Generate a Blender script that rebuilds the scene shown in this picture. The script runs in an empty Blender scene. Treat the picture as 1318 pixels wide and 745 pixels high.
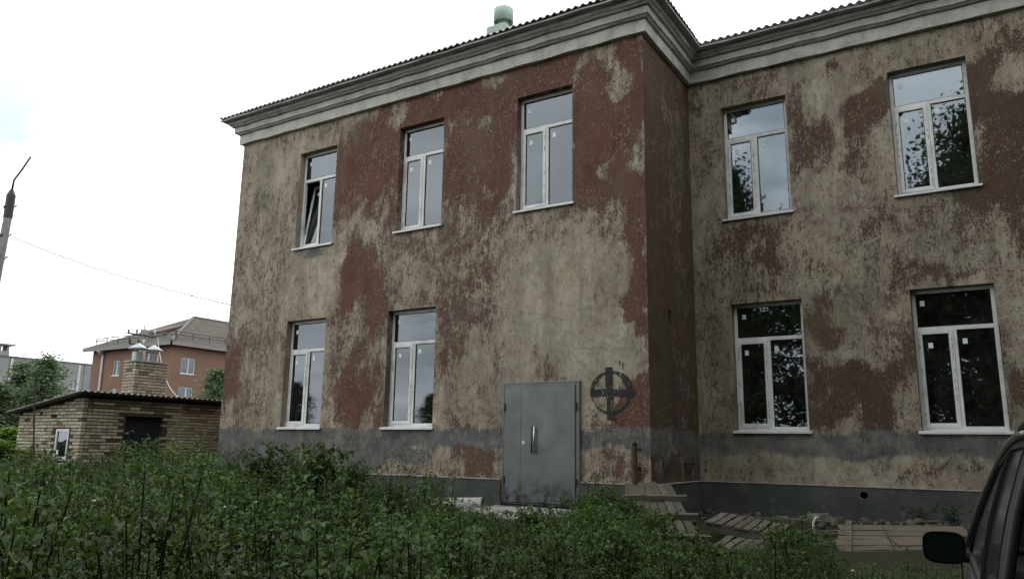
import bpy, bmesh, math, random
import numpy as np
from mathutils import Vector, Matrix

scene = bpy.context.scene
R = math.radians
random.seed(7)
rng = np.random.default_rng(11)

# ------------------------------------------------------------------ camera
F_PX, PITCH, ROLL, YAW = 997.8, 0.2002, 0.0149, 0.5568     # solved from the facade's own lines
EYE = Vector((4.85, -12.13, 1.546))
_fw = Vector((-math.sin(YAW)*math.cos(PITCH), math.cos(YAW)*math.cos(PITCH), math.sin(PITCH)))
_rt = Vector((math.cos(YAW), math.sin(YAW), 0)); _up = _rt.cross(_fw)
CR = _rt*math.cos(ROLL) + _up*math.sin(ROLL); CU = -_rt*math.sin(ROLL) + _up*math.cos(ROLL); CF = _fw
cam_d = bpy.data.cameras.new('camera'); cam = bpy.data.objects.new('camera', cam_d)
scene.collection.objects.link(cam); scene.camera = cam
cam_d.sensor_width = 36; cam_d.lens = 36*F_PX/1318; cam_d.clip_start = .1; cam_d.clip_end = 4000
cam.matrix_world = Matrix(((CR.x, CU.x, -CF.x, EYE.x), (CR.y, CU.y, -CF.y, EYE.y), (CR.z, CU.z, -CF.z, EYE.z), (0, 0, 0, 1)))

# ------------------------------------------------------------------ sky and sun
SUN_EL, SUN_AZ = 46, -25
world = bpy.data.worlds.new('World'); scene.world = world; world.use_nodes = True
wt = world.node_tree; wn, wl = wt.nodes, wt.links; wn.clear()
SKY_STRENGTH = 0.12
CLOUD = 14.0
def wnode(t, **k):
    n = wn.new(t)
    for a, v in k.items(): setattr(n, a, v)
    return n
def wmath(op, a, b=None, clamp=False):
    n = wnode('ShaderNodeMath', operation=op, use_clamp=clamp)
    for i, v in enumerate((a, b)):
        if v is None: continue
        if isinstance(v, (int, float)): n.inputs[i].default_value = v
        else: wl.new(v, n.inputs[i])
    return n.outputs[0]
sky_t = wnode('ShaderNodeTexSky', sky_type='NISHITA', sun_disc=False)
sky_t.sun_elevation = R(SUN_EL); sky_t.sun_rotation = R(SUN_AZ); sky_t.dust_density = 1.5
tc = wnode('ShaderNodeTexCoord'); sep = wnode('ShaderNodeSeparateXYZ'); wl.new(tc.outputs['Generated'], sep.inputs[0])
zz = wmath('ADD', wmath('MAXIMUM', sep.outputs[2], 0.0), 0.22)
comb = wnode('ShaderNodeCombineXYZ')
wl.new(wmath('DIVIDE', sep.outputs[0], zz), comb.inputs[0]); wl.new(wmath('DIVIDE', sep.outputs[1], zz), comb.inputs[1])
cn = wnode('ShaderNodeTexNoise'); cn.inputs['Scale'].default_value = 1.1; cn.inputs['Detail'].default_value = 9; cn.inputs['Roughness'].default_value = .55
wl.new(comb.outputs[0], cn.inputs['Vector'])
cov = wnode('ShaderNodeMapRange'); cov.inputs[1].default_value = .30; cov.inputs[2].default_value = .44; wl.new(cn.outputs['Fac'], cov.inputs[0])
# one break in the cloud, high on the left of the view
gapdir = (CF + CR*((-14-659)/F_PX) + CU*((372.5-118)/F_PX)).normalized()
dotn = wnode('ShaderNodeVectorMath', operation='DOT_PRODUCT'); wl.new(tc.outputs['Generated'], dotn.inputs[0]); dotn.inputs[1].default_value = gapdir
gn = wnode('ShaderNodeTexNoise'); gn.inputs['Scale'].default_value = 9; gn.inputs['Detail'].default_value = 5; wl.new(tc.outputs['Generated'], gn.inputs['Vector'])
gsum = wmath('ADD', dotn.outputs['Value'], wmath('MULTIPLY', wmath('SUBTRACT', gn.outputs['Fac'], .5), .012))
gap = wnode('ShaderNodeMapRange'); gap.inputs[1].default_value = .9955; gap.inputs[2].default_value = .9995; wl.new(gsum, gap.inputs[0])
covf = wmath('MULTIPLY', wmath('MAXIMUM', cov.outputs[0], .55), wmath('SUBTRACT', 1.0, wmath('MULTIPLY', gap.outputs[0], .68)))
cn2 = wnode('ShaderNodeTexNoise'); cn2.inputs['Scale'].default_value = 2.3; cn2.inputs['Detail'].default_value = 7; wl.new(comb.outputs[0], cn2.inputs['Vector'])
cb = wnode('ShaderNodeMapRange'); cb.inputs[1].default_value = .3; cb.inputs[2].default_value = .7; cb.inputs[3].default_value = CLOUD*.78; cb.inputs[4].default_value = CLOUD*1.22
wl.new(cn2.outputs['Fac'], cb.inputs[0])
ccol = wnode('ShaderNodeVectorMath', operation='SCALE'); ccol.inputs[0].default_value = (.96, 1.0, 1.0); wl.new(cb.outputs[0], ccol.inputs['Scale'])
mx = wnode('ShaderNodeMix', data_type='RGBA'); wl.new(covf, mx.inputs[0]); wl.new(sky_t.outputs[0], mx.inputs[6]); wl.new(ccol.outputs[0], mx.inputs[7])
bg = wnode('ShaderNodeBackground'); bg.inputs[1].default_value = SKY_STRENGTH; wl.new(mx.outputs[2], bg.inputs[0])
wo = wnode('ShaderNodeOutputWorld'); wl.new(bg.outputs[0], wo.inputs[0])

sun_d = bpy.data.lights.new('sun', 'SUN'); sun_d.energy = .6; sun_d.angle = R(18); sun_d.color = (1, .96, .9)
sun = bpy.data.objects.new('sun', sun_d); scene.collection.objects.link(sun)
sdir = Vector((math.sin(R(SUN_AZ))*math.cos(R(SUN_EL)), math.cos(R(SUN_AZ))*math.cos(R(SUN_EL)), math.sin(R(SUN_EL))))
sun.rotation_euler = sdir.to_track_quat('Z', 'Y').to_euler(); sun.location = (0, 20, 40)

scene.view_settings.view_transform = 'Standard'; scene.view_settings.look = 'None'
scene.view_settings.exposure = 0.2; scene.view_settings.gamma = 1; scene.view_settings.use_curve_mapping = False
scene.render.engine = 'CYCLES'
scene.cycles.max_bounces = 8; scene.cycles.transparent_max_bounces = 12

# ------------------------------------------------------------------ pixel -> place helpers
def ray(px, py): return (CF + CR*((px-659)/F_PX) + CU*((372.5-py)/F_PX))
def on_y(px, py, y): d = ray(px, py); return EYE + d*((y-EYE.y)/d.y)
def on_x(px, py, x): d = ray(px, py); return EYE + d*((x-EYE.x)/d.x)
def on_z(px, py, z): d = ray(px, py); return EYE + d*((z-EYE.z)/d.z)
FH = Vector((CF.x, CF.y, 0)).normalized()
def at_d(px, py, dep): d = ray(px, py); return EYE + d*(dep/(d.x*FH.x+d.y*FH.y))
def to_px(P):
    v = Vector(P)-EYE; w = v.dot(CF); return 659+F_PX*v.dot(CR)/w, 372.5-F_PX*v.dot(CU)/w
def smooth(a, b, x):
    t = np.clip((x-a)/(b-a), 0, 1); return t*t*(3-2*t)
def ground_z(x, y):
    return .40*smooth(-9.0, -1.2, np.asarray(y, float)) + .03*np.sin(np.asarray(x)*1.3)*np.cos(np.asarray(y)*1.7)

# ------------------------------------------------------------------ object helpers
COL = scene.collection
def tag(o, label=None, cat=None, group=None, kind=None):
    for k, v in (('label', label), ('category', cat), ('group', group), ('kind', kind)):
        if v: o[k] = v
    return o
def empty(name, loc, label=None, cat=None, group=None):
    o = bpy.data.objects.new(name, None); COL.objects.link(o); o.location = loc; o.empty_display_size = .2
    return tag(o, label, cat, group)
def adopt(o, parent):
    o.parent = parent
    m = Matrix.Identity(4); p = parent
    m = world_of(parent)
    o.matrix_parent_inverse = m.inverted()
def world_of(o):
    m = o.matrix_basis.copy()
    if o.parent: m = world_of(o.parent) @ o.matrix_parent_inverse @ m
    return m
def link(name, me, parent=None, mat=None):
    o = bpy.data.objects.new(name, me); COL.objects.link(o)
    if mat and not me.materials: me.materials.append(mat)
    if parent: adopt(o, parent)
    return o
class MB:
    def __init__(s): s.v = []; s.f = []
    def add(s, vs, fs):
        o = len(s.v); s.v += [tuple(v) for v in vs]; s.f += [tuple(o+i for i in f) for f in fs]; return s
    def quad(s, a, b, c, d): return s.add((a, b, c, d), ((0, 1, 2, 3),))
    def box(s, lo, hi, M=None, bev=0):
        x0, y0, z0 = lo; x1, y1, z1 = hi
        vs = [Vector(p) for p in ((x0,y0,z0),(x1,y0,z0),(x1,y1,z0),(x0,y1,z0),(x0,y0,z1),(x1,y0,z1),(x1,y1,z1),(x0,y1,z1))]
        if M: vs = [M @ v for v in vs]
        return s.add(vs, ((3,2,1,0),(4,5,6,7),(0,1,5,4),(1,2,6,5),(2,3,7,6),(3,0,4,7)))
    def tube(s, pts, rad, n=8, cap=True):
        pts = [Vector(p) for p in pts]; rad = rad if isinstance(rad, (list, tuple)) else [rad]*len(pts)
        rings = []; prev = None
        for i, p in enumerate(pts):
            t = (pts[min(i+1, len(pts)-1)] - pts[max(i-1, 0)]).normalized()
            a = prev if prev else (Vector((1,0,0)) if abs(t.z) > .9 else Vector((0,0,1)))
            u = (a - t*a.dot(t)).normalized(); prev = u; w = t.cross(u)
            rings.append([p + (u*math.cos(2*math.pi*k/n) + w*math.sin(2*math.pi*k/n))*rad[i] for k in range(n)])
        vs = [v for r in rings for v in r]; fs = []
        for i in range(len(pts)-1):
            for k in range(n):
                fs.append((i*n+k, i*n+(k+1)%n, (i+1)*n+(k+1)%n, (i+1)*n+k))
        if cap: fs.append(tuple(range(n-1, -1, -1))); fs.append(tuple((len(pts)-1)*n+k for k in range(n)))
        return s.add(vs, fs)
    def lathe(s, prof, c=(0,0,0), n=16, M=None):
        vs = []; fs = []
        for r, z in prof:
            for k in range(n): vs.append(Vector((r*math.cos(2*math.pi*k/n), r*math.sin(2*math.pi*k/n), z)))
        vs = [(M @ v if M else v) + Vector(c) for v in vs]
        for i in range(len(prof)-1):
            for k in range(n): fs.append((i*n+k, i*n+(k+1)%n, (i+1)*n+(k+1)%n, (i+1)*n+k))
        return s.add(vs, fs)
    def mesh(s, name, mat=None, smooth_=False, bevel=0):
        me = bpy.data.meshes.new(name); me.from_pydata(s.v, [], s.f)
        bm = bmesh.new(); bm.from_mesh(me)
        bmesh.ops.recalc_face_normals(bm, faces=bm.faces)
        if bevel: bmesh.ops.bevel(bm, geom=[e for e in bm.edges if len(e.link_faces) == 2 and e.calc_face_angle(0) > .6], offset=bevel, segments=1, affect='EDGES', clamp_overlap=True)
        bm.to_mesh(me); bm.free()
        if smooth_: me.polygons.foreach_set('use_smooth', [True]*len(me.polygons))
        if mat: me.materials.append(mat)
        return me
    def build(s, name, mat, parent=None, smooth_=False, bevel=0):
        return link(name, s.mesh(name, mat, smooth_, bevel), parent)
def from_np(name, verts, faces, mat, parent=None, attrs=None):
    """faces: (n,k) int array of equal-sized polygons"""
    me = bpy.data.meshes.new(name); nv = len(verts); nf, k = faces.shape
    me.vertices.add(nv); me.vertices.foreach_set('co', np.asarray(verts, np.float32).ravel())
    me.loops.add(nf*k); me.loops.foreach_set('vertex_index', faces.astype(np.int32).ravel())
    me.polygons.add(nf); me.polygons.foreach_set('loop_start', np.arange(0, nf*k, k, dtype=np.int32))
    me.polygons.foreach_set('loop_total', np.full(nf, k, np.int32))
    me.update(calc_edges=True)
    for an, av in (attrs or {}).items():
        a = me.attributes.new(an, 'FLOAT', 'POINT'); a.data.foreach_set('value', np.asarray(av, np.float32))
    me.materials.append(mat)
    return link(name, me, parent)

# ------------------------------------------------------------------ material helper
class G:
    def __init__(s, name):
        s.m = bpy.data.materials.new(name); s.m.use_nodes = True; s.t = s.m.node_tree; s.n = s.t.nodes; s.n.clear()
        s.out = s.n.new('ShaderNodeOutputMaterial'); s.tc = s.n.new('ShaderNodeTexCoord'); s.P = s.tc.outputs['Object']
    def L(s, v, sock):
        if hasattr(v, 'is_output') or isinstance(v, bpy.types.NodeSocket): s.t.links.new(v, sock)
        else:
            try: sock.default_value = v
            except Exception: sock.default_value = (*v, 1)
    def math(s, op, a, b=0, c=None, clamp=False):
        n = s.n.new('ShaderNodeMath'); n.operation = op; n.use_clamp = clamp; s.L(a, n.inputs[0]); s.L(b, n.inputs[1])
        if c is not None: s.L(c, n.inputs[2])
        return n.outputs[0]
    def scale(s, v, xyz):
        n = s.n.new('ShaderNodeVectorMath'); n.operation = 'MULTIPLY'; s.L(v, n.inputs[0]); n.inputs[1].default_value = xyz; return n.outputs[0]
    def shift(s, v, w):
        n = s.n.new('ShaderNodeVectorMath'); n.operation = 'ADD'; s.L(v, n.inputs[0]); s.L(w, n.inputs[1]); return n.outputs[0]
    def noise(s, sc, det=5, rough=.55, v=None, str_=None, dist=0):
        n = s.n.new('ShaderNodeTexNoise'); n.inputs['Scale'].default_value = sc; n.inputs['Detail'].default_value = det; n.inputs['Roughness'].default_value = rough
        n.inputs['Distortion'].default_value = dist
        v = v or s.P
        if str_: v = s.scale(v, str_)
        s.t.links.new(v, n.inputs['Vector']); return n.outputs['Fac']
    def vor(s, sc, v=None, feat='F1', out='Distance'):
        n = s.n.new('ShaderNodeTexVoronoi'); n.feature = feat; n.inputs['Scale'].default_value = sc; s.t.links.new(v or s.P, n.inputs['Vector']); return n.outputs[out]
    def rng(s, v, a, b, c=0, d=1):
        n = s.n.new('ShaderNodeMapRange'); s.L(v, n.inputs[0])
        for i, q in enumerate((a, b, c, d)): n.inputs[i+1].default_value = q
        return n.outputs[0]
    def mix(s, f, a, b, mode='MIX'):
        n = s.n.new('ShaderNodeMix'); n.data_type = 'RGBA'; n.blend_type = mode; s.L(f, n.inputs[0]); s.L(a, n.inputs[6]); s.L(b, n.inputs[7]); return n.outputs[2]
    def attr(s, name):
        n = s.n.new('ShaderNodeAttribute'); n.attribute_name = name; return n.outputs['Fac']
    def rand(s): return s.n.new('ShaderNodeObjectInfo').outputs['Random']
    def bump(s, h, st=.3, dist=.01):
        n = s.n.new('ShaderNodeBump'); n.inputs['Strength'].default_value = st; n.inputs['Distance'].default_value = dist; s.L(h, n.inputs['Height']); return n.outputs[0]
    def done(s, col, rough=.9, nrm=None, metal=0, spec=.3, **k):
        b = s.n.new('ShaderNodeBsdfPrincipled'); s.L(col, b.inputs['Base Color']); s.L(rough, b.inputs['Roughness']); s.L(metal, b.inputs['Metallic'])
        b.inputs['Specular IOR Level'].default_value = spec
        if nrm: s.t.links.new(nrm, b.inputs['Normal'])
        for a, v in k.items(): s.L(v, b.inputs[a])
        s.t.links.new(b.outputs[0], s.out.inputs[0]); s.b = b; return s.m

def m_simple(name, c, rough=.8, var=.25, sc=6, metal=0, bump=.15, spec=.3, dirt=None):
    g = G(name); n = g.noise(sc, 6, .6); n2 = g.noise(sc*7, 4, .6)
    col = g.mix(g.rng(n, .3, .7), tuple(x*(1-var) for x in c), tuple(min(1, x*(1+var)) for x in c))
    if dirt: col = g.mix(g.rng(g.noise(sc*.7, 7, .7), .5, .72, 0, .8), col, dirt)
    return g.done(col, rough, g.bump(n2, bump, .01), metal, spec)

def wall_material():
    g = G('weathered_plaster')
    sep = g.n.new('ShaderNodeSeparateXYZ'); g.t.links.new(g.P, sep.inputs[0]); z = sep.outputs[2]
    warp = g.n.new('ShaderNodeTexNoise'); warp.inputs['Scale'].default_value = 3; g.t.links.new(g.P, warp.inputs['Vector'])
    P = g.shift(g.P, g.scale(warp.outputs['Color'], (.12, .12, .12)))
    n0 = g.noise(1.1, 6, .62, P, (1, 1, .55))
    n1 = g.noise(3.2, 9, .72, P, (1, 1, .6))
    n2 = g.noise(10, 9, .78, P, (1, 1, .62))
    n3 = g.noise(55, 4, .65, P, (1, 1, .65))
    h = g.math('ADD', g.math('MULTIPLY', g.math('SUBTRACT', n1, .5), 1.0), g.math('MULTIPLY', g.math('SUBTRACT', n2, .5), 1.75))
    h = g.math('ADD', h, g.math('MULTIPLY', g.math('SUBTRACT', n3, .5), 1.3))
    h = g.math('ADD', h, g.math('MULTIPLY', g.math('SUBTRACT', g.noise(26, 3, .6, g.shift(P, (7, 3, 1)), (1.3, 1.3, .10)), .5), .62))
    h = g.math('ADD', h, g.attr('paint'))
    pm = g.rng(h, -.09, .11); wash = g.rng(h, -.5, .02)
    # old limewash / plaster
    b = g.mix(g.rng(n0, .32, .66), (.36, .312, .245), (.52, .462, .37))
    b = g.mix(g.rng(g.noise(2.2, 8, .74, None, (1, 1, .45)), .46, .68, 0, .8), b, (.225, .20, .17))
    b = g.mix(g.rng(g.noise(.9, 5, .6), .52, .7, 0, .5), b, (.40, .30, .185))
    b = g.mix(g.rng(g.noise(7, 8, .8, P, (1, 1, .7)), .51, .64, 0, .65), b, (.195, .155, .125))
    b = g.mix(g.rng(g.noise(3.1, 8, .78, g.shift(P, (6, 2, 5)), (1, 1, .6)), .54, .66, 0, .7), b, (.60, .545, .465))
    b = g.mix(g.rng(g.noise(13, 6, .75, g.shift(P, (3, 1, 9))), .58, .68, 0, .5), b, (.52, .475, .41))
    b = g.mix(g.rng(n3, .54, .72, 0, .5), b, (.16, .125, .105))
    r = g.mix(g.rng(g.noise(2.4, 7, .7, None, (1, 1, .5)), .33, .68), (.098, .040, .033), (.168, .076, .060))
    r = g.mix(g.rng(g.noise(9, 7, .75, None, (1, 1, .45)), .52, .75, 0, .6), r, (.215, .12, .09))
    r = g.mix(g.rng(n3, .55, .75, 0, .4), r, (.05, .028, .025))
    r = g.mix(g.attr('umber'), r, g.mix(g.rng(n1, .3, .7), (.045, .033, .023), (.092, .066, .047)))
    c = g.mix(g.math('MULTIPLY', wash, .5), b, (.20, .115, .082))
    c = g.mix(pm, c, r)
    # small flecks: chips through the paint, scraps of paint left on the plaster
    zone = g.rng(g.noise(1.7, 5, .6, g.shift(P, (5, 2, 4))), .34, .56)
    fl = g.math('MULTIPLY', g.rng(g.noise(30, 5, .75, g.shift(P, (2, 8, 3)), (1, 1, .55)), .555, .62), zone)
    c = g.mix(g.math('MULTIPLY', g.math('MULTIPLY', fl, pm), .85), c, (.33, .27, .22))
    fl2 = g.math('MULTIPLY', g.rng(g.noise(34, 5, .75, g.shift(P, (9, 1, 6)), (1, 1, .6)), .59, .635), g.rng(g.noise(1.5, 5, .6, g.shift(P, (1, 7, 2))), .36, .6))
    c = g.mix(g.math('MULTIPLY', g.math('MULTIPLY', fl2, g.math('SUBTRACT', 1, pm)), .85), c, (.085, .055, .045))
    # thin bleached rim where the paint flakes
    rim = g.math('MULTIPLY', g.rng(h, -.14, -.04), g.math('SUBTRACT', 1, pm))
    c = g.mix(g.math('MULTIPLY', rim, g.rng(n2, .4, .6, .1, .6)), c, (.47, .42, .355))
    c = g.mix(g.math('MULTIPLY', g.rng(g.noise(.75, 6, .65, g.shift(P, (4, 4, 8)), (1, 1, .6)), .52, .70), .45), c, (.15, .15, .095))
    # soot and rain streaks
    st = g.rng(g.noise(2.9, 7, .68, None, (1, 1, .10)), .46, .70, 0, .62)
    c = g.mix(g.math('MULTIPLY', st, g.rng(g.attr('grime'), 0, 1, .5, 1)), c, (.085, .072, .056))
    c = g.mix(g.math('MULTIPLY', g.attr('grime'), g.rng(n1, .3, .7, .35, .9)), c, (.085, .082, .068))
    # cement repair
    cm = g.rng(g.math('ADD', g.attr('cement'), g.math('ADD', g.math('MULTIPLY', g.math('SUBTRACT', n1, .5), .9), g.math('MULTIPLY', g.math('SUBTRACT', n2, .5), .7))), .38, .60)
    cc = g.mix(g.rng(g.noise(4, 8, .7), .3, .7), (.09, .092, .09), (.20, .192, .18))
    cc = g.mix(g.rng(g.noise(1.8, 8, .72), .50, .70, 0, .7), cc, (.32, .295, .255))
    c = g.mix(cm, c, cc)
    c = g.mix(g.rng(g.vor(.55, g.shift(P, (0, 0, 3)), 'DISTANCE_TO_EDGE'), .0, .006, .3, 0), c, (.06, .05, .045))
    hh = g.math('ADD', g.math('MULTIPLY', pm, .8), g.math('ADD', g.math('MULTIPLY', n2, .7), g.math('MULTIPLY', g.noise(130, 3, .6), .35)))
    return g.done(c, .95, g.bump(hh, .8, .02), 0, .15)

def plinth_material():
    g = G('plinth_cement'); n = g.noise(2.2, 8, .65); n2 = g.noise(22, 6, .7)
    c = g.mix(g.rng(n, .3, .7), (.05, .056, .053), (.105, .106, .10))
    c = g.mix(g.rng(g.noise(1.2, 6, .6, None, (1, 1, .6)), .45, .7, 0, .7), c, (.06, .082, .06))
    c = g.mix(g.rng(g.noise(6, 6, .7), .6, .75, 0, .5), c, (.27, .26, .235))
    return g.done(c, .95, g.bump(n2, .4, .012), 0, .2)

def glass_material(name, tint=(.62, .66, .68), ior=2.15, wob=.012, rough=.015, dmin=.01, dmax=.10):
    g = G(name)
    nrm = g.bump(g.noise(1.3, 2, .5), .08, wob)
    fr = g.n.new('ShaderNodeFresnel'); fr.inputs['IOR'].default_value = ior; g.t.links.new(nrm, fr.inputs['Normal'])
    gl = g.n.new('ShaderNodeBsdfGlossy'); gl.inputs['Roughness'].default_value = rough; gl.inputs['Color'].default_value = (.84, .91, 1, 1); g.t.links.new(nrm, gl.inputs['Normal'])
    tr = g.n.new('ShaderNodeBsdfTransparent'); tr.inputs['Color'].default_value = (*tint, 1)
    df = g.n.new('ShaderNodeBsdfDiffuse'); df.inputs['Color'].default_value = (.35, .34, .31, 1)
    dust_sheen = g.n.new('ShaderNodeMixShader'); g.t.links.new(g.rng(g.noise(5, 6, .7, None, (1, 1, .4)), .4, .9, dmin, dmax), dust_sheen.inputs[0])  # grey share: dust on panes, painted reflection on the car's side windows
    g.t.links.new(tr.outputs[0], dust_sheen.inputs[1]); g.t.links.new(df.outputs[0], dust_sheen.inputs[2])
    mxs = g.n.new('ShaderNodeMixShader'); g.t.links.new(fr.outputs[0], mxs.inputs[0]); g.t.links.new(dust_sheen.outputs[0], mxs.inputs[1]); g.t.links.new(gl.outputs[0], mxs.inputs[2])
    g.t.links.new(mxs.outputs[0], g.out.inputs[0]); return g.m

def leaf_material(name, c0, c1, trans=.35, c2=None):
    g = G(name); t = g.attr('tint'); n = g.noise(.6, 3, .5)
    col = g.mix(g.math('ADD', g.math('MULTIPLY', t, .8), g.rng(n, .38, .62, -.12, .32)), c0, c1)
    if c2: col = g.mix(g.rng(g.noise(.35, 3, .5), .5, .66, 0, .75), col, c2)
    b = g.n.new('ShaderNodeBsdfPrincipled'); g.L(col, b.inputs['Base Color']); b.inputs['Roughness'].default_value = .6; b.inputs['Specular IOR Level'].default_value = .18
    tl = g.n.new('ShaderNodeBsdfTranslucent'); g.L(g.mix(.5, col, (.10, .16, .02)), tl.inputs['Color'])
    ms = g.n.new('ShaderNodeMixShader'); ms.inputs[0].default_value = trans
    g.t.links.new(b.outputs[0], ms.inputs[1]); g.t.links.new(tl.outputs[0], ms.inputs[2]); g.t.links.new(ms.outputs[0], g.out.inputs[0]); return g.m

def wood_material(name, a, b, moss=.3):
    g = G(name); r = g.rand()
    P = g.shift(g.P, g.n.new('ShaderNodeObjectInfo').outputs['Location'])
    n = g.noise(6, 7, .65, P, (.25, 3, 3), .4); n2 = g.noise(26, 5, .6, P, (.12, 3, 3)); n3 = g.noise(2, 5, .6, P)
    c = g.mix(g.rng(n, .3, .7), a, b)
    c = g.mix(g.rng(n2, .5, .7, 0, .5), c, tuple(x*.45 for x in a))
    c = g.mix(g.math('MULTIPLY', r, .45), c, tuple(x*.5 for x in a))
    c = g.mix(g.rng(n3, .5, .72, 0, moss), c, (.05, .06, .03))
    return g.done(c, .9, g.bump(g.math('ADD', n, n2), .5, .006), 0, .2)

M = {}
M['wall'] = wall_material()
M['plinth'] = plinth_material()
M['cornice'] = None
def cornice_material():
    g = G('cornice_whitewash'); n = g.noise(3, 7, .65); n2 = g.noise(24, 5, .7)
    c = g.mix(g.rng(n, .3, .7), (.44, .43, .39), (.58, .57, .52))
    c = g.mix(g.rng(g.noise(1.6, 8, .7, None, (1, 1, 1.5)), .52, .7, 0, .7), c, (.25, .25, .225))
    c = g.mix(g.rng(g.noise(5, 7, .75), .6, .72, 0, .6), c, (.66, .65, .60))
    c = g.mix(g.rng(g.noise(3.5, 7, .7, None, (1, 1, .15)), .5, .72, 0, .6), c, (.20, .19, .165))
    c = g.mix(g.rng(g.noise(9, 8, .78), .56, .66, 0, .5), c, (.17, .165, .145))
    c = g.mix(g.rng(g.vor(.8, g.shift(g.P, g.scale(g.n.new('ShaderNodeTexNoise').outputs['Color'], (.3, .3, .3))), 'DISTANCE_TO_EDGE'), 0, .008, .6, 0), c, (.09, .085, .075))
    return g.done(c, .95, g.bump(g.math('ADD', n2, n), .6, .015), 0, .2)
M['cornice'] = cornice_material()
M['slate'] = m_simple('corrugated_cement_sheet', (.36, .335, .345), .95, .3, 3, dirt=(.22, .21, .20), bump=.3)
M['pvc'] = m_simple('white_pvc', (.66, .67, .66), .4, .12, 3, dirt=(.36, .34, .30), bump=.02, spec=.4)
M['sillmetal'] = m_simple('sill_sheet', (.68, .68, .68), .4, .08, 3, dirt=(.42, .40, .36), bump=.03, spec=.4)
M['gasket'] = m_simple('black_gasket', (.018, .018, .018), .7, .1)
M['sticker'] = m_simple('paper_sticker', (.72, .76, .8), .6, .04)
M['glass'] = glass_material('double_glazing')
M['interior'] = m_simple('interior_plaster', (.16, .15, .135), .95, .2, 1)
M['concrete'] = m_simple('old_concrete', (.27, .26, .24), .95, .3, 3, dirt=(.10, .10, .075), bump=.5)
M['concrete_pale'] = m_simple('pale_cement', (.36, .355, .335), .95, .2, 4, dirt=(.16, .16, .13), bump=.4)
M['rust'] = m_simple('rusty_iron', (.06, .038, .03), .85, .5, 12, dirt=(.04, .03, .027), bump=.5)
M['darkmetal'] = m_simple('dark_metal', (.045, .045, .047), .55, .2, 8, .5)
M['chrome'] = m_simple('brushed_steel', (.5, .5, .5), .3, .1, 20, 1)
M['galv'] = m_simple('galvanised_sheet', (.42, .44, .46), .45, .2, 5, .6)
M['soil'] = m_simple('soil', (.055, .05, .035), 1, .4, 4, dirt=(.045, .06, .022), bump=.8)
M['wood_grey'] = wood_material('grey_weathered_wood', (.085, .075, .06), (.155, .138, .115))
M['wood_brown'] = wood_material('brown_board_wood', (.11, .09, .07), (.185, .155, .122), .2)
M['stem'] = m_simple('plant_stem', (.06, .065, .03), .8, .3, 10)
M['bark'] = m_simple('bark', (.09, .075, .06), .95, .4, 8, bump=.8)
M['pole'] = m_simple('pole_wood', (.16, .14, .14), .9, .25, 5, dirt=(.10, .085, .085), bump=.5)
M['wire'] = m_simple('wire_insulation', (.03, .03, .032), .6, .1)

# ================================================================== SETTING: ground
def build_ground():
    xs = np.unique(np.concatenate([np.linspace(-1500, -60, 16), np.linspace(-60, -22, 20), np.linspace(-22, 22, 111), np.linspace(22, 60, 12), np.linspace(60, 1500, 12)]))
    ys = np.unique(np.concatenate([np.linspace(-1500, -60, 12), np.linspace(-60, -20, 12), np.linspace(-20, 22, 106), np.linspace(22, 100, 20), np.linspace(100, 1500, 12)]))
    X, Y = np.meshgrid(xs, ys); Z = ground_z(X, Y)
    near = (np.abs(X) < 25) & (np.abs(Y) < 25)
    Z = Z + np.where(near, .035*np.sin(X*3.1+Y*1.3)*np.sin(Y*2.7-X) + .015*rng.standard_normal(X.shape), 0)
    nx = len(xs); ny = len(ys)
    i = np.arange(nx*ny).reshape(ny, nx)
    f = np.stack([i[:-1, :-1], i[:-1, 1:], i[1:, 1:], i[1:, :-1]], -1).reshape(-1, 4)
    g = G('ground_soil'); n = g.noise(.9, 7, .65); n2 = g.noise(9, 6, .7)
    c = g.mix(g.rng(n, .35, .65), (.032, .028, .02), (.028, .034, .016)); c = g.mix(g.rng(n2, .45, .7, 0, .6), c, (.055, .047, .036))
    mat = g.done(c, 1, g.bump(n2, .9, .03), 0, .1)
    o = from_np('ground', np.stack([X, Y, Z], -1).reshape(-1, 3), f, mat)
    o.data.polygons.foreach_set('use_smooth', [True]*len(o.data.polygons)); tag(o, kind='structure')
build_ground()

# ================================================================== MAIN BUILDING
W0, D, ZC = -10.75, 2.444, 8.925
ZP = .97
building = empty('school_building', (-3, 4, .4), 'two-storey building with peeling red and cream plaster and white windows', 'building')
REVEAL = .205
# openings in wall coordinates: (u0, u1, z0, z1)
FRONT = {'A': (-8.66, -7.48, 5.95, 8.29), 'B': (-5.62, -4.43, 5.95, 8.29), 'C': (-2.64, -1.425, 5.95, 8.29),
         'D': (-8.71, -7.485, 1.886, 4.273), 'E': (-5.72, -4.475, 1.886, 4.273)}
DOOR = (-2.80, -1.297, .566, 2.666)
RIGHT = {'F': (.675, 1.925, 5.95, 8.29), 'G': (3.71, 4.945, 5.95, 8.29), 'H': (.71, 2.005, 1.886, 4.273), 'I': (3.765, 4.997, 1.886, 4.273)}

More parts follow.
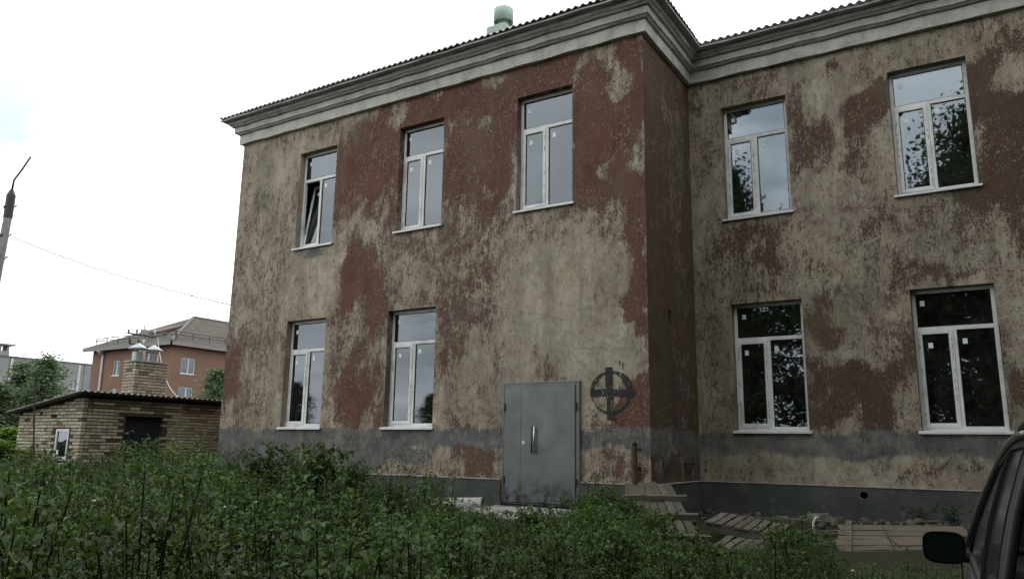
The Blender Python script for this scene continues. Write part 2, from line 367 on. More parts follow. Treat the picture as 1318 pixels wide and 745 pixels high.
def sd(P, plane):   # project pixel blob onto a wall -> (u, z)
    return P
def blobs_uz(blobs, kind):
    out = []
    for px, py, rx, ry, s in blobs:
        if kind == 'front': f = lambda a, b: (lambda p: (p.x, p.z))(on_y(a, b, 0))
        elif kind == 'right': f = lambda a, b: (lambda p: (p.x, p.z))(on_y(a, b, D))
        else: f = lambda a, b: (lambda p: (p.y, p.z))(on_x(a, b, 0))
        c = f(px, py); e = f(px+rx, py); t = f(px, py-ry)
        out.append((c[0], c[1], abs(e[0]-c[0]), abs(t[1]-c[1]), s))
    return out
def blob_field(u, z, bl, base):
    v = np.full(u.shape, float(base)); w_ = np.random.default_rng(5); du = np.zeros(u.shape); dz = np.zeros(u.shape)
    for k in range(22):
        lam = w_.uniform(.22, 1.7); a = w_.uniform(0, 6.28); kx, kz = 6.28/lam*np.cos(a), 6.28/lam*np.sin(a)*.7; p1, p2 = w_.uniform(0, 6.28, 2); am = .055*lam**.6
        du = du+am*np.sin(kx*u+kz*z+p1); dz = dz+am*1.3*np.sin(kx*u+kz*z+p2)
    u = u+du; z = z+dz
    for cu, cz, ru, rz, s in bl:
        d = np.sqrt(((u-cu)/ru)**2 + ((z-cz)/rz)**2)
        w = 1-smooth(.35, 1.55, d)
        v = v*(1-w) + s*.88*w
    return v
def wall_grid(name, kind, u0, u1, z0, z1, holes, to3, normal_in, fields, mat, cell=.09, reveal=REVEAL):
    us = set(np.round(np.linspace(u0, u1, max(2, int((u1-u0)/cell))), 4)); zs = set(np.round(np.linspace(z0, z1, max(2, int((z1-z0)/cell))), 4))
    def snap(S, vals):
        S = sorted(S)
        for v in vals:
            S = [s for s in S if abs(s-v) > .03 or s in vals]
            S.append(v)
        return sorted(set(S))
    us = snap(us, [round(v, 4) for h in holes for v in h[:2]] + [u0, u1]); zs = snap(zs, [round(v, 4) for h in holes for v in h[2:4]] + [z0, z1])
    U, Z = np.meshgrid(us, zs); nu = len(us); idx = np.arange(U.size).reshape(U.shape)
    verts = [to3(u, z, 0) for u, z in zip(U.ravel(), Z.ravel())]; faces = []
    uc = (np.array(us)[1:]+np.array(us)[:-1])/2; zc = (np.array(zs)[1:]+np.array(zs)[:-1])/2
    keep = np.ones((len(zc), len(uc)), bool)
    for h in holes: keep &= ~((uc[None, :] > h[0]) & (uc[None, :] < h[1]) & (zc[:, None] > h[2]) & (zc[:, None] < h[3]))
    for j, i in zip(*np.nonzero(keep)): faces.append((idx[j, i], idx[j, i+1], idx[j+1, i+1], idx[j+1, i]))
    uu = list(U.ravel()); zl = list(Z.ravel())
    for h in holes:
        dep = h[4] if len(h) > 4 else reveal
        c = [(h[0], h[2]), (h[1], h[2]), (h[1], h[3]), (h[0], h[3])]
        for k in range(4):
            a, b_ = c[k], c[(k+1) % 4]; o = len(verts)
            for (p, q) in ((a, 0), (b_, 0), (b_, dep), (a, dep)): verts.append(to3(p[0], p[1], q)); uu.append(p[0]); zl.append(p[1])
            faces.append((o, o+1, o+2, o+3))
        if len(h) > 5 and h[5]:
            o = len(verts)
            for p in c: verts.append(to3(p[0], p[1], dep)); uu.append(p[0]); zl.append(p[1])
            faces.append((o, o+1, o+2, o+3))
    uu = np.array(uu); zl = np.array(zl)
    attrs = {k: f(uu, zl) for k, f in fields.items()}
    return from_np(name, np.array([tuple(v) for v in verts]), np.array(faces), mat, building, attrs)

# where the red paint still holds (+) and where bare plaster shows (-); digitised from the photograph, placed on the wall
front_paint = [(345, 380, 60, 200, -.10), (340, 260, 45, 90, -.13), (385, 205, 55, 16, -.42), (330, 200, 20, 15, -.40), (475, 235, 42, 64, .65), (470, 285, 34, 24, -.22), (500, 182, 60, 16, .3),
    (620, 195, 48, 80, .95), (615, 160, 40, 14, .02), (610, 240, 22, 20, .10), (590, 130, 130, 20, .55), (700, 96, 60, 22, .7), (782, 180, 44, 125, .85), (800, 85, 28, 34, -.02), (772, 92, 30, 14, -.12), (803, 210, 14, 60, .02), (790, 275, 40, 30, .35),
    (545, 320, 60, 40, .06), (470, 335, 30, 30, .16), (400, 350, 40, 45, -.36), (425, 300, 20, 12, -.2),
    (475, 372, 30, 46, .5), (520, 370, 30, 25, -.18), (462, 430, 16, 40, .16), (460, 512, 30, 44, .45), (435, 460, 18, 60, .0),
    (298, 480, 16, 42, .34), (335, 470, 20, 60, -.05), (350, 500, 14, 40, -.2), (305, 530, 20, 14, .05),
    (605, 350, 40, 70, .05), (610, 415, 44, 28, .12), (575, 440, 12, 50, .14), (600, 490, 40, 50, -.24), (720, 380, 76, 100, -.52), (735, 460, 70, 70, -.5), (690, 484, 34, 14, .05), (700, 300, 60, 22, -.12), (640, 300, 30, 40, .0),
    (800, 380, 14, 70, -.25), (824, 300, 13, 280, .85), (824, 470, 15, 90, .7), (812, 480, 8, 60, -.2),
    (615, 598, 32, 14, .32), (520, 590, 34, 14, .05), (560, 585, 20, 12, -.3), (785, 600, 20, 14, .2), (762, 590, 14, 14, -.3), (650, 630, 8, 14, .6)]
right_paint = [(1055, 180, 26, 120, -.30), (1068, 92, 40, 18, -.38), (1110, 140, 32, 66, .8), (1032, 165, 22, 50, .30), (905, 200, 24, 90, -.02), (905, 270, 18, 40, -.25), (970, 95, 70, 18, .05), (1100, 85, 34, 12, -.2),
    (1285, 170, 46, 140, .6), (1200, 66, 60, 12, .02), (1110, 235, 40, 40, -.12), (1180, 290, 60, 26, .12), (1060, 300, 40, 30, -.18), (980, 312, 52, 16, .35), (1120, 290, 30, 24, .16),
    (960, 350, 40, 28, .10), (1030, 350, 30, 24, -.04), (1100, 330, 30, 24, .04), (1100, 410, 40, 50, -.12), (1058, 405, 20, 30, .28), (1140, 420, 26, 40, .1), (1220, 348, 66, 16, .30), (1290, 330, 30, 40, -.1), (1180, 310, 40, 14, -.06), (1110, 512, 74, 36, .55), (1155, 460, 14, 40, .34), (1305, 480, 20, 70, .35),
    (920, 440, 24, 110, -.02), (960, 592, 50, 16, -.25), (1040, 592, 80, 16, -.5), (1120, 594, 60, 14, -.5), (1190, 604, 50, 8, .25), (1230, 588, 60, 9, -.4), (1130, 606, 40, 4, .1)]
right_umber = [(1285, 170, 50, 160, .75), (1110, 512, 80, 45, .85), (1220, 345, 70, 20, .6), (1180, 600, 60, 14, .7), (920, 470, 30, 110, .45), (1180, 290, 60, 26, .4)]
ret_paint = [(838, 240, 14, 260, .8), (852, 200, 14, 110, .22), (872, 240, 14, 150, .08), (850, 350, 20, 80, .28), (850, 480, 20, 80, .5), (880, 480, 14, 80, .12), (870, 600, 30, 20, -.05)]
ret_umber = [(866, 300, 34, 260, .55), (870, 500, 34, 90, .6)]
FP, RP, TP = blobs_uz(front_paint, 'front'), blobs_uz(right_paint, 'right'), blobs_uz(ret_paint, 'ret')
RU, TU = blobs_uz(right_umber, 'right'), blobs_uz(ret_umber, 'ret')
FG = blobs_uz([(345, 330, 55, 140, .30), (620, 430, 40, 90, .22), (590, 130, 200, 10, .2), (640, 370, 24, 100, .25), (700, 620, 200, 20, .15), (402, 325, 30, 9, .5)], 'front')
RG = blobs_uz([(1110, 520, 80, 50, .25), (930, 400, 40, 170, .3), (1290, 200, 40, 160, .15), (1100, 610, 300, 8, .3)], 'right')
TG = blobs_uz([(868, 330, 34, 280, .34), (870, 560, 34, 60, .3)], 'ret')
wob = lambda u, s: .05*np.sin(u*2.3+s)+.035*np.sin(u*5.9+2*s)
def cement_front(u, z):
    bot = np.where(u < -5.9, .5, 1.53) ; t = smooth(-6.3, -5.2, u); bot = .6*(1-t)+1.52*t
    c = smooth(bot-.22, bot+.22, z+wob(u, 1))*(1-smooth(1.70, 2.06, z+wob(u, 4)*.6))
    c = np.maximum(c, .8*np.exp(-(((u+8.05)/.55)**2+((z-5.78)/.16)**2)*1.2))
    return np.maximum(c, .75*np.exp(-(((u+5.0)/.7)**2+((z-1.35)/.25)**2)))
def cement_right(u, z): return smooth(1.26, 1.66, z+wob(u, 2))*(1-smooth(1.70, 2.04, z+wob(u, 3)*.6))
front = wall_grid('front_wall', 'front', W0, 0, ZP, ZC+.2, [FRONT[k] for k in 'ABCDE']+[(DOOR[0], DOOR[1], ZP, DOOR[3], .12)], lambda u, z, d: (u, d, z), None,
    {'paint': lambda u, z: blob_field(u, z, FP, -.08)-.05, 'grime': lambda u, z: blob_field(u, z, FG, .06), 'cement': cement_front, 'umber': lambda u, z: 0*u+.12}, M['wall'])
VENT = on_x(862, 406, 0)
wall_grid('return_wall', 'ret', 0, D, ZP, ZC+.2, [(VENT.y-.06, VENT.y+.06, VENT.z-.12, VENT.z+.1, .2, True)], lambda u, z, d: (-d, u, z), None,
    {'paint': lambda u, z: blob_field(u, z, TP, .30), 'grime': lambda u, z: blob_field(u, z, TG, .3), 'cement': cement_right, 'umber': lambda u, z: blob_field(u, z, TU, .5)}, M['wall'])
wall_grid('right_wall', 'right', 0, 10.5, ZP, ZC+.2, [RIGHT[k] for k in 'FGHI'], lambda u, z, d: (u, D+d, z), None,
    {'paint': lambda u, z: blob_field(u, z, RP, -.10)-.13, 'grime': lambda u, z: blob_field(u, z, RG, .12), 'cement': cement_right, 'umber': lambda u, z: blob_field(u, z, RU, .4)}, M['wall'])
# side and back walls, floors (close the volume, rooms stay dark)
BY = 13.0
const = lambda v: (lambda u, z: 0*u+v)
plain = {'paint': const(-.05), 'grime': const(.2), 'cement': const(0), 'umber': const(.2)}
wall_grid('side_wall', 's', 0, BY, 0, ZC+.2, [], lambda u, z, d: (W0, u, z), None, plain, M['wall'], .3)
wall_grid('side_wall', 's', D, BY, 0, ZC+.2, [], lambda u, z, d: (10.5, u, z), None, plain, M['wall'], .3)
wall_grid('back_wall', 's', W0, 10.5, 0, ZC+.2, [], lambda u, z, d: (u, BY, z), None, plain, M['wall'], .3)
for z in (.6, 4.75, 9.03):
    mb = MB(); mb.box((W0+.02, .3, z), (-.2, D+.3, z+.12)); mb.box((W0+.02, D+.3+.002, z), (10.48, BY-.02, z+.12)); mb.build('floor_slab', M['interior'], building)
mb = MB(); mb.box((W0+.02, 5.2, .75), (10.45, 5.35, 4.7)); mb.box((W0+.02, 5.2, 4.9), (10.45, 5.35, 9.0)); mb.build('corridor_wall', M['interior'], building)
for u in (-6.6, -3.5, -.3, 2.9):
    y0 = .3 if u < 0 else D+.3
    mb = MB(); mb.box((u, y0, .73), (u+.12, 5.19, 4.74)); mb.box((u, y0, 4.88), (u+.12, 5.19, 9.02)); mb.build('partition_wall', M['interior'], building)

# plinth, proud of the wall by 4 cm
PT = .045
HOLE = on_y(1112, 637, D-PT)
mb = MB()
def plinth_block(mb, lo, hi): mb.box(lo, hi)
plinth_block(mb, (W0-PT, -PT, -.3), (DOOR[0]-.05, .25, ZP)); plinth_block(mb, (DOOR[1]+.04, -PT, -.3), (PT, .25, ZP)); plinth_block(mb, (DOOR[0]-.05, -.02, -.3), (DOOR[1]+.04, .25, DOOR[2]-.012))
plinth_block(mb, (-.25, .252, -.3), (PT, D-PT-.002, ZP-.002))
hx, hz, hr = HOLE.x, HOLE.z, .075
for lo, hi in (((PT+.002, D-PT, -.3), (hx-hr, D+.2, ZP)), ((hx+hr, D-PT, -.3), (10.5, D+.2, ZP)), ((hx-hr, D-PT, -.3), (hx+hr, D+.2, hz-hr)), ((hx-hr, D-PT, hz+hr), (hx+hr, D+.2, ZP))): plinth_block(mb, lo, hi)
pl = mb.build('plinth', M['plinth'], building)
mb = MB()   # round sleeve in the plinth hole
n = 20; sq = []
for k in range(n):
    a = 2*math.pi*k/n; c, s = math.cos(a), math.sin(a); q = hr*1.02/max(abs(c), abs(s))
    sq.append((hx+c*q, D-PT-.004, hz+s*q))
rg = [(hx+math.cos(2*math.pi*k/n)*.062, D-PT-.004, hz+math.sin(2*math.pi*k/n)*.062) for k in range(n)]
ri = [(x, D+.18, z) for x, y, z in rg]
mb.add(sq+rg+ri, [(k, (k+1) % n, n+(k+1) % n, n+k) for k in range(n)] + [(n+k, n+(k+1) % n, 2*n+(k+1) % n, 2*n+k) for k in range(n)] + [tuple(2*n+k for k in range(n))])
mb.build('vent_sleeve', m_simple('sleeve_cement', (.10, .105, .10), .95), pl)
# thin mortar lip on top of the plinth
mb = MB()
for lo, hi in (((W0-PT-.01, -PT-.012, ZP), (DOOR[0]-.06, -.002, ZP+.016)), ((DOOR[1]+.05, -PT-.012, ZP), (PT+.012, -.002, ZP+.016)), ((.002, .0, ZP), (PT+.012, D-PT-.014, ZP+.016)), ((.002, D-PT-.012, ZP), (10.5, D-.002, ZP+.016))): mb.box(lo, hi)
mb.build('plinth_ledge', M['concrete_pale'], building)
# exposed bricks beside the door
for k in range(7):
    z = .60+k*.055
    if z > .95: break
    mb = MB(); w = .05+.035*random.random(); mb.box((DOOR[0]-.05-w, -PT-.012+.004*random.random(), z), (DOOR[0]-.052, .03, z+.046)); mb.build('exposed_brick', m_simple('exposed_red_brick%d' % k, (.10+.03*random.random(), .065, .05), .95, .35, 20, bump=.5), building, bevel=.006)

# cornice: stepped mouldings carried round the three faces (front, return, right)
def cornice_run(p, z0, z1, p1=None, name='cornice_band'):
    """ring section protruding p (bottom) .. p1 (top) following left end > front > return > right wall"""
    p1 = p if p1 is None else p1
    def path(q): return [(W0-q, BY), (W0-q, -q), (q, -q), (q, D-q), (10.5, D-q)]
    a, b = path(p), path(p1); inn = path(-.1); mb = MB()
    for k in range(4):
        for (r, s, za, zb) in ((a, b, z0, z1),):
            # subdivide lengthwise for slightly uneven hand-run edges
            L = math.dist(r[k], r[k+1]); n = max(2, int(L/.5))
            for i in range(n):
                t0, t1 = i/n, (i+1)/n
                A = lambda P, t, z: (P[k][0]*(1-t)+P[k+1][0]*t, P[k][1]*(1-t)+P[k+1][1]*t, z+.010*math.sin(17*(P[k][0]*(1-t)+P[k+1][0]*t)+9*t))
                mb.quad(A(r, t0, za), A(r, t1, za), A(s, t1, zb), A(s, t0, zb))
                mb.quad(A(inn, t0, za), A(inn, t1, za), A(r, t1, za), A(r, t0, za))
                mb.quad(A(s, t0, zb), A(s, t1, zb), A(inn, t1, zb), A(inn, t0, zb))
    return mb.build(name, M['cornice'], building)
cornice_run(.085, ZC, ZC+.235)
cornice_run(.125, ZC+.250, ZC+.285, .165)
cornice_run(.185, ZC+.290, ZC+.42)
cornice_run(.225, ZC+.437, ZC+.475, .265)
cornice_run(.285, ZC+.48, ZC+.545, .31)
mb = MB()
EV = .46   # eave overhang
cornice_run(.435, ZC+.556, ZC+.590, name='eave_board').data.materials[0] = m_simple('eave_timber', (.34, .32, .31), .9)

# corrugated roof: each sheet its own piece
ZE = ZC+.595; PITCHR = .42
roofbase = MB()
roofbase.box((W0-.1, -.1, ZE-.004), (.1, BY, ZE+.01)); roofbase.box((.101, D-.1, ZE-.004), (10.5, BY, ZE+.01))
roof = roofbase.build('roof', M['interior'], building)
WAVE, AMP = .150, .027
def sheet(u0, u1, org, ud, vd, start, length):
    """u along the eave, v up the slope; start(u) and length(u) in plan metres"""
    n = int(round((u1-u0)/WAVE*6)); vs = []; nr = 3
    lift = random.uniform(0, .012); slip = random.uniform(-.02, .02)
    for i in range(n+1):
        u = u0+(u1-u0)*i/n; h = AMP*math.sin(2*math.pi*u/WAVE)
        a, b = start(u)+slip, start(u)+max(.02, length(u))
        for j in range(nr):
            v = a+(b-a)*j/(nr-1); p = Vector(org)+Vector(ud)*u+Vector(vd)*v
            vs.append((p.x, p.y, ZE+.04+h+lift+(v)*PITCHR))
    top = len(vs); vs += [(x, y, z-.014) for x, y, z in vs]; fs = []
    for i in range(n):
        for j in range(nr-1):
            q = (i*nr+j, (i+1)*nr+j, (i+1)*nr+j+1, i*nr+j+1); fs.append(q); fs.append(tuple(top+k for k in q[::-1]))
        fs.append((i*nr, top+i*nr, top+(i+1)*nr, (i+1)*nr))
    return MB().add(vs, fs).build('roof_sheet', M['slate'], roof, False)
SW = WAVE*7
def run_sheets(U0, U1, org, ud, vd, start, length):
    u = U0
    while u < U1-.05:
        sheet(u, min(u+SW+.04, U1), org, ud, vd, start, length); u += SW
span = -W0+2*EV
run_sheets(0, span, (W0-EV, -EV, 0), (1, 0, 0), (0, 1, 0), lambda u: 0, lambda u: max(.05, min(5.8, u, span-u)))
run_sheets(0, 8.5, (EV, -EV, 0), (0, 1, 0), (-1, 0, 0), lambda u: 0, lambda u: max(.05, min(5.8, u)))
run_sheets(0, 15.8, (EV-5.8, D-EV, 0), (1, 0, 0), (0, 1, 0), lambda u: 0, lambda u: 5.6)
run_sheets(0, 13.4, (W0-EV, -EV, 0), (0, 1, 0), (1, 0, 0), lambda u: 0, lambda u: max(.05, min(5.8, u)))
# roof vent: pale green cylinder cowl on a neck
vp = on_y(648, 24, .75); vg = m_simple('green_painted_tin', (.36, .46, .39), .7, .2, 6, dirt=(.26, .30, .26))
vc = Vector((vp.x, vp.y, 0)); zc_ = vp.z
mb = MB(); mb.lathe([(.0, zc_+.20), (.17, zc_+.215), (.215, zc_+.19), (.215, zc_-.12), (.205, zc_-.12), (.205, zc_+.1)], vc, 20)
vent = mb.build('roof_vent', vg, roof, True)
mb = MB(); mb.lathe([(.115, zc_+.1), (.115, zc_-.22), (.15, zc_-.30), (.15, ZE+.25)], vc, 18); mb.build('vent_neck', vg, building).parent = roof
mb = MB(); mb.box((vc.x-.27, vc.y-.25, ZE+.1), (vc.x+.2, vc.y+.25, zc_-.26)); mb.build('vent_curb', vg, roof, bevel=.01)

# ---- windows: frame mesh with sash, panes, sill, stickers as children
def bar(mb, x0, x1, z0, z1, y0, y1): mb.box((x0, y0, z0), (x1, y1, z1))
def ring(mb, x0, x1, z0, z1, w, y0, y1):
    bar(mb, x0, x0+w, z0, z1, y0, y1); bar(mb, x1-w, x1, z0, z1, y0, y1)
    bar(mb, x0+w, x1-w, z0, z0+w, y0, y1); bar(mb, x0+w, x1-w, z1-w, z1, y0, y1)
def make_window(o, yw, label, tilt=False, tr=.285, film=0):
    u0, u1, z0, z1 = o; y0 = yw+REVEAL-.055; y1 = y0+.07
    u0 += .004; u1 -= .004; z1 -= .004; z0 += .03
    w = .062; zt = z1-(z1-z0)*tr; um = u0+(u1-u0)*.485
    mb = MB(); ring(mb, u0, u1, z0, z1, w, y0, y1); bar(mb, u0+w, u1-w, zt-.035, zt+.035, y0, y1); bar(mb, um-.034, um+.034, z0+w, zt-.035, y0, y1)
    win = mb.build('window', M['pvc'], building, bevel=.004); win['label'] = label
    def pane(name, a, b, c, d, y, parent, Mx=None):
        g = MB(); ring(g, a-.002, b+.002, c-.002, d+.002, .012, y-.008, y+.03)
        q = g.build('gasket', M['gasket'], parent)
        p = MB().box((a, y+.006, c), (b, y+.026, d)).build('pane', M['glass'], parent)
        s = MB(); sx = a+.06+random.uniform(0, .03); sz = d-.10-random.uniform(0, .05); s.box((sx, y+.003, sz-.09), (sx+.07, y+.0055, sz)); st = s.build('sticker', M['sticker'], parent)
        for e in (q, p, st):
            if Mx: e.matrix_basis = Mx
        return p
    pane('pane', u0+w, u1-w, zt+.035, z1-w, y0+.02, win)
    pane('pane', um+.034, u1-w, z0+w, zt-.035, y0+.02, win)
    # opening sash
    a, b, c, d = u0+w-.012, um-.034+.012, z0+w-.012, zt-.035+.012
    mb = MB(); ring(mb, a, b, c, d, .066, y0-.016, y0+.045)
    sash = mb.build('sash', M['pvc'], win, bevel=.004)
    Mx = None
    if tilt:
        piv = Vector(((a+b)/2, y0+.045, c)); Mx = Matrix.Translation(piv) @ Matrix.Rotation(R(-9), 4, 'X') @ Matrix.Translation(-piv) @ Matrix.Translation((0, .05, 0)); sash.matrix_basis = Mx
    pane('pane', a+.066, b-.066, c+.066, d-.066, y0+.004, win, Mx)
    # dark peeled protective film flecks on the sash profile
    fl = MB(); zz_ = c+.05
    while zz_ < d-.12:
        L_ = random.uniform(.03, .11)
        for xx in (a+.012, b-.030):
            if random.random() < .55: fl.box((xx, y0-.0185, zz_), (xx+random.uniform(.006, .014), y0-.0162, zz_+L_))
        zz_ += L_+random.uniform(.02, .08)
    fo = fl.build('film_remnant', m_simple('torn_film', (.20, .20, .19), .6) if 'torn_film' not in bpy.data.materials else bpy.data.materials['torn_film'], win)
    tag(fo, kind='stuff')
    if Mx: fo.matrix_basis = Mx
    # sheet metal sill with drip edge
    s = MB(); xa, xb = u0-.05, u1+.05; yo = yw-.055
    s.add([(u0, y0, z0), (u1, y0, z0), (u1, yw-.001, z0-.014), (u0, yw-.001, z0-.014), (xa, yw-.001, z0-.014), (xb, yw-.001, z0-.014), (xb, yo, z0-.026), (xa, yo, z0-.026), (xb, yo, z0-.062), (xa, yo, z0-.062), (xb, yo+.008, z0-.066), (xa, yo+.008, z0-.066), (xa, yw-.001, z0-.03), (xb, yw-.001, z0-.03)],
          [(0, 1, 2, 3), (4, 5, 6, 7), (7, 6, 8, 9), (9, 8, 10, 11), (5, 13, 6), (4, 7, 12), (11, 10, 13, 12)])
    s.build('sill', M['sillmetal'], win)
    mb = MB(); ring(mb, u0-.004, u1+.004, z0-.03, z1+.004, .02, y0+.012, y0+.03)
    mb.build('foam_joint', M['concrete'], win)
    return win
WL = {'A': 'upper window with one sash tilted inward, nearest the left end', 'B': 'upper middle window of the projecting block', 'C': 'upper window above the grey door',
      'D': 'lower window nearest the left end', 'E': 'lower window left of the grey door', 'F': 'upper window nearest the inner corner', 'G': 'upper right window reflecting tree tops', 'H': 'lower window nearest the inner corner', 'I': 'lower right window above the car'}
for k, o in FRONT.items(): make_window(o, 0, WL[k], k == 'A')
for k, o in RIGHT.items(): make_window(o, D, WL[k])

# ---- grey steel door
def door_material():
    g = G('grey_door_paint'); n = g.noise(2.2, 6, .6); n2 = g.noise(40, 4, .6)
    c = g.mix(g.rng(n, .3, .7), (.112, .115, .12), (.175, .178, .182))
    c = g.mix(g.rng(g.noise(.9, 5, .55), .5, .7, 0, .5), c, (.22, .228, .235))
    sep = g.n.new('ShaderNodeSeparateXYZ'); g.t.links.new(g.P, sep.inputs[0])
    low = g.rng(sep.outputs[2], .62, 1.12, 1, 0)
    c = g.mix(g.math('MULTIPLY', low, g.rng(g.noise(4.5, 5, .6), .45, .62)), c, (.02, .022, .03))
    c = g.mix(g.rng(g.noise(60, 4, .6, None, (1, 1, .3)), .66, .72, 0, .5), c, (.3, .29, .28))
    return g.done(c, .42, g.bump(g.math('ADD', g.noise(1.6, 3), g.math('MULTIPLY', n2, .1)), .25, .02), .35, .4)
M['door'] = door_material()
u0, u1, z0, z1 = DOOR
mb = MB(); y0, y1 = -.045, .09
bar(mb, u0, u0+.045, z0, z1, y0, y1); bar(mb, u1-.045, u1, z0, z1, y0, y1); bar(mb, u0+.045, u1-.045, z1-.045, z1, y0, y1); bar(mb, u0+.045, u1-.045, z0, z0+.03, y0, y1)
bar(mb, u0-.03, u0, z0, z1+.03, y0-.006, -PT*0-.002); bar(mb, u1, u1+.03, z0, z1+.03, y0-.006, -.002); bar(mb, u0, u1, z1, z1+.03, y0-.006, -.002)
door = mb.build('door', M['door'], building, bevel=.003); door['label'] = 'grey steel double door with long pull handles'
us = u0+.045+(u1-u0)*.205
MB().box((u0+.049, -.062, z0+.034), (us-.004, .0, z1-.049)).build('door_leaf', M['door'], door, bevel=.004)
MB().box((us+.004, -.066, z0+.034), (u1-.049, .0, z1-.049)).build('door_leaf', M['door'], door, bevel=.004)
MB().box((us-.03, -.0705, z0+.036), (us+.012, -.0662, z1-.052)).build('cover_strip', M['door'], door)
hx_ = u0+(u1-u0)*.415; hz0 = z0+.415*(z1-z0); hz1 = z0+.64*(z1-z0)
for dx, mt in ((0, 'darkmetal'), (.045, 'chrome')):
    mb = MB(); mb.tube([(hx_+dx, -.115, hz0), (hx_+dx, -.115, hz1)], .013, 10)
    for z in (hz0+.05, hz1-.05): mb.tube([(hx_+dx, -.115, z), (hx_+dx, -.064, z)], .009, 8)
    mb.build('pull_handle', M[mt], door, True)
mb = MB(); mb.box((us+.05, -.072, 1.60), (us+.10, -.064, 1.66)); mb.build('lock_plate', M['chrome'], door, bevel=.003)
for x in (u0+.022, u1-.026):
    for z in (z0+.4, z1-.42):
        mb = MB(); mb.tube([(x, -.06, z-.07), (x, -.06, z+.07)], .013, 8); mb.build('hinge', M['darkmetal'], door)

# ---- black painted ring and cross on the wall, worn through
def paint_mark_material():
    g = G('worn_black_spray'); n = g.noise(34, 6, .75, None, (1, 1, .55)); n2 = g.noise(5, 4, .6)
    al = g.rng(g.math('ADD', n, g.math('MULTIPLY', g.math('SUBTRACT', n2, .5), .55)), .385, .50)
    b = g.n.new('ShaderNodeBsdfPrincipled'); b.inputs['Base Color'].default_value = (.022, .023, .022, 1); b.inputs['Roughness'].default_value = .9
    t = g.n.new('ShaderNodeBsdfTransparent'); ms = g.n.new('ShaderNodeMixShader'); g.t.links.new(al, ms.inputs[0]); g.t.links.new(t.outputs[0], ms.inputs[1]); g.t.links.new(b.outputs[0], ms.inputs[2])
    g.t.links.new(ms.outputs[0], g.out.inputs[0]); return g.m
M['spray'] = paint_mark_material()
def uzpt(px, py): p = on_y(px, py, 0); return p.x, p.z
def zoom7(a, b): return uzpt(740+a/7.45, 460+b/7.45)
mb = MB(); Yg = -.004
c0 = zoom7(345, 335); rx = zoom7(530, 335)[0]-c0[0]; rz = zoom7(345, 140)[1]-c0[1]; nn = 48
for k in range(nn):
    a0, a1 = 2*math.pi*k/nn, 2*math.pi*(k+1)/nn
    th = lambda a: (.030 if math.sin(a) > 0 else .020) + .022*max(0, math.cos(a)) + .012*math.sin(3*a)
    P_ = lambda a, s: (c0[0]+math.cos(a)*(rx+s*th(a)), Yg, c0[1]+math.sin(a)*(rz+s*th(a)))
    mb.quad(P_(a0, -1), P_(a1, -1), P_(a1, 1), P_(a0, 1))
def strip(mb, pts, y):
    for (a, b, c, d) in pts: mb.quad(*[(lambda q: (q[0], y, q[1]))(zoom7(*p)) for p in (a, b, c, d)])
mb.build('painted_ring', M['spray'], building)['label'] = 'black ring sprayed round the cross'; mb = MB()
strip(mb, [((292, 92), (362, 92), (372, 310), (292, 310)), ((302, 310), (372, 310), (385, 600), (310, 600))], Yg-.002)
strip(mb, [((145, 308), (292, 300), (302, 370), (150, 380)), ((372, 300), (590, 310), (575, 382), (376, 370))], Yg-.003)
gr = mb.build('painted_cross', M['spray'], building); gr['label'] = 'black cross inside a ring sprayed on the plaster'; mb = MB()
for k in range(26):   # runs and spatters
    x = random.uniform(110, 620); y = random.uniform(380, 640); w = random.uniform(4, 14); h = random.uniform(12, 46)
    if k < 9: x, y, w, h = random.choice((218, 238, 455, 470, 330, 395, 425)), random.uniform(180, 290) if k < 5 else random.uniform(0, 50), 9, random.uniform(40, 80)
    strip(mb, [((x, y), (x+w, y), (x+w*.9, y+h), (x+w*.2, y+h))], Yg-.004-.0004*k)
tag(mb.build('paint_runs', M['spray'], building), kind='stuff')
mb = MB()
def rpt(px, py): p = on_x(px, py, 0); return (.004, p.y, p.z)
for (a, b) in (((853.5, 590), (853.5, 603)), ((853.5, 603), (857.5, 608)), ((857.5, 608), (862, 603)), ((862, 603), (862, 590)), ((858, 592), (858, 606)), ((882, 590), (881, 602)), ((881, 602), (886, 608)), ((886, 608), (891, 602)), ((891, 602), (891, 590)), ((886.5, 589), (886.5, 607)), ((879, 597), (893, 597))):
    A, B = Vector(rpt(*a)), Vector(rpt(*b)); t = (B-A).normalized(); w = Vector((1, 0, 0)).cross(t)*.022; A -= t*.01; B += t*.01
    off = Vector((.0006*len(mb.f), 0, 0)); mb.quad(A-w+off, B-w+off, B+w+off, A+w+off)
mb.build('painted_mark', M['spray'], building)['label'] = 'two faint dark scrawled marks low on the side wall'

# rusty pipe stub on the wall by the corner
p0 = on_y(818, 622, -.09); p1 = on_y(816.5, 571, -.09)
rp = empty('rusty_pipe', (p0.x, -.09, .42), 'rusty upright pipe with a side spout against the wall by the corner', 'pipe')
MB().tube([(p0.x, -.09, .38), (p0.x, -.09, p0.z), (p1.x, -.09, p1.z-.06), (p1.x+.004, -.09, p1.z)], [.04, .04, .045, .03], 10).build('pipe_body', M['rust'], rp, True)
MB().tube([(p1.x, -.09, p1.z-.08), (p1.x+.09, -.10, p1.z-.085), (p1.x+.11, -.10, p1.z-.085)], [.02, .02, .032], 8).build('spout', M['rust'], rp, True)
MB().tube([(p1.x, -.09, p1.z-.02), (p1.x, -.09, p1.z+.05)], [.05, .02], 8).build('cap', M['rust'], rp, True)
MB().box((p0.x-.06, -.075, ZP+.25), (p0.x+.06, -.002, ZP+.29)).build('bracket', M['rust'], rp)

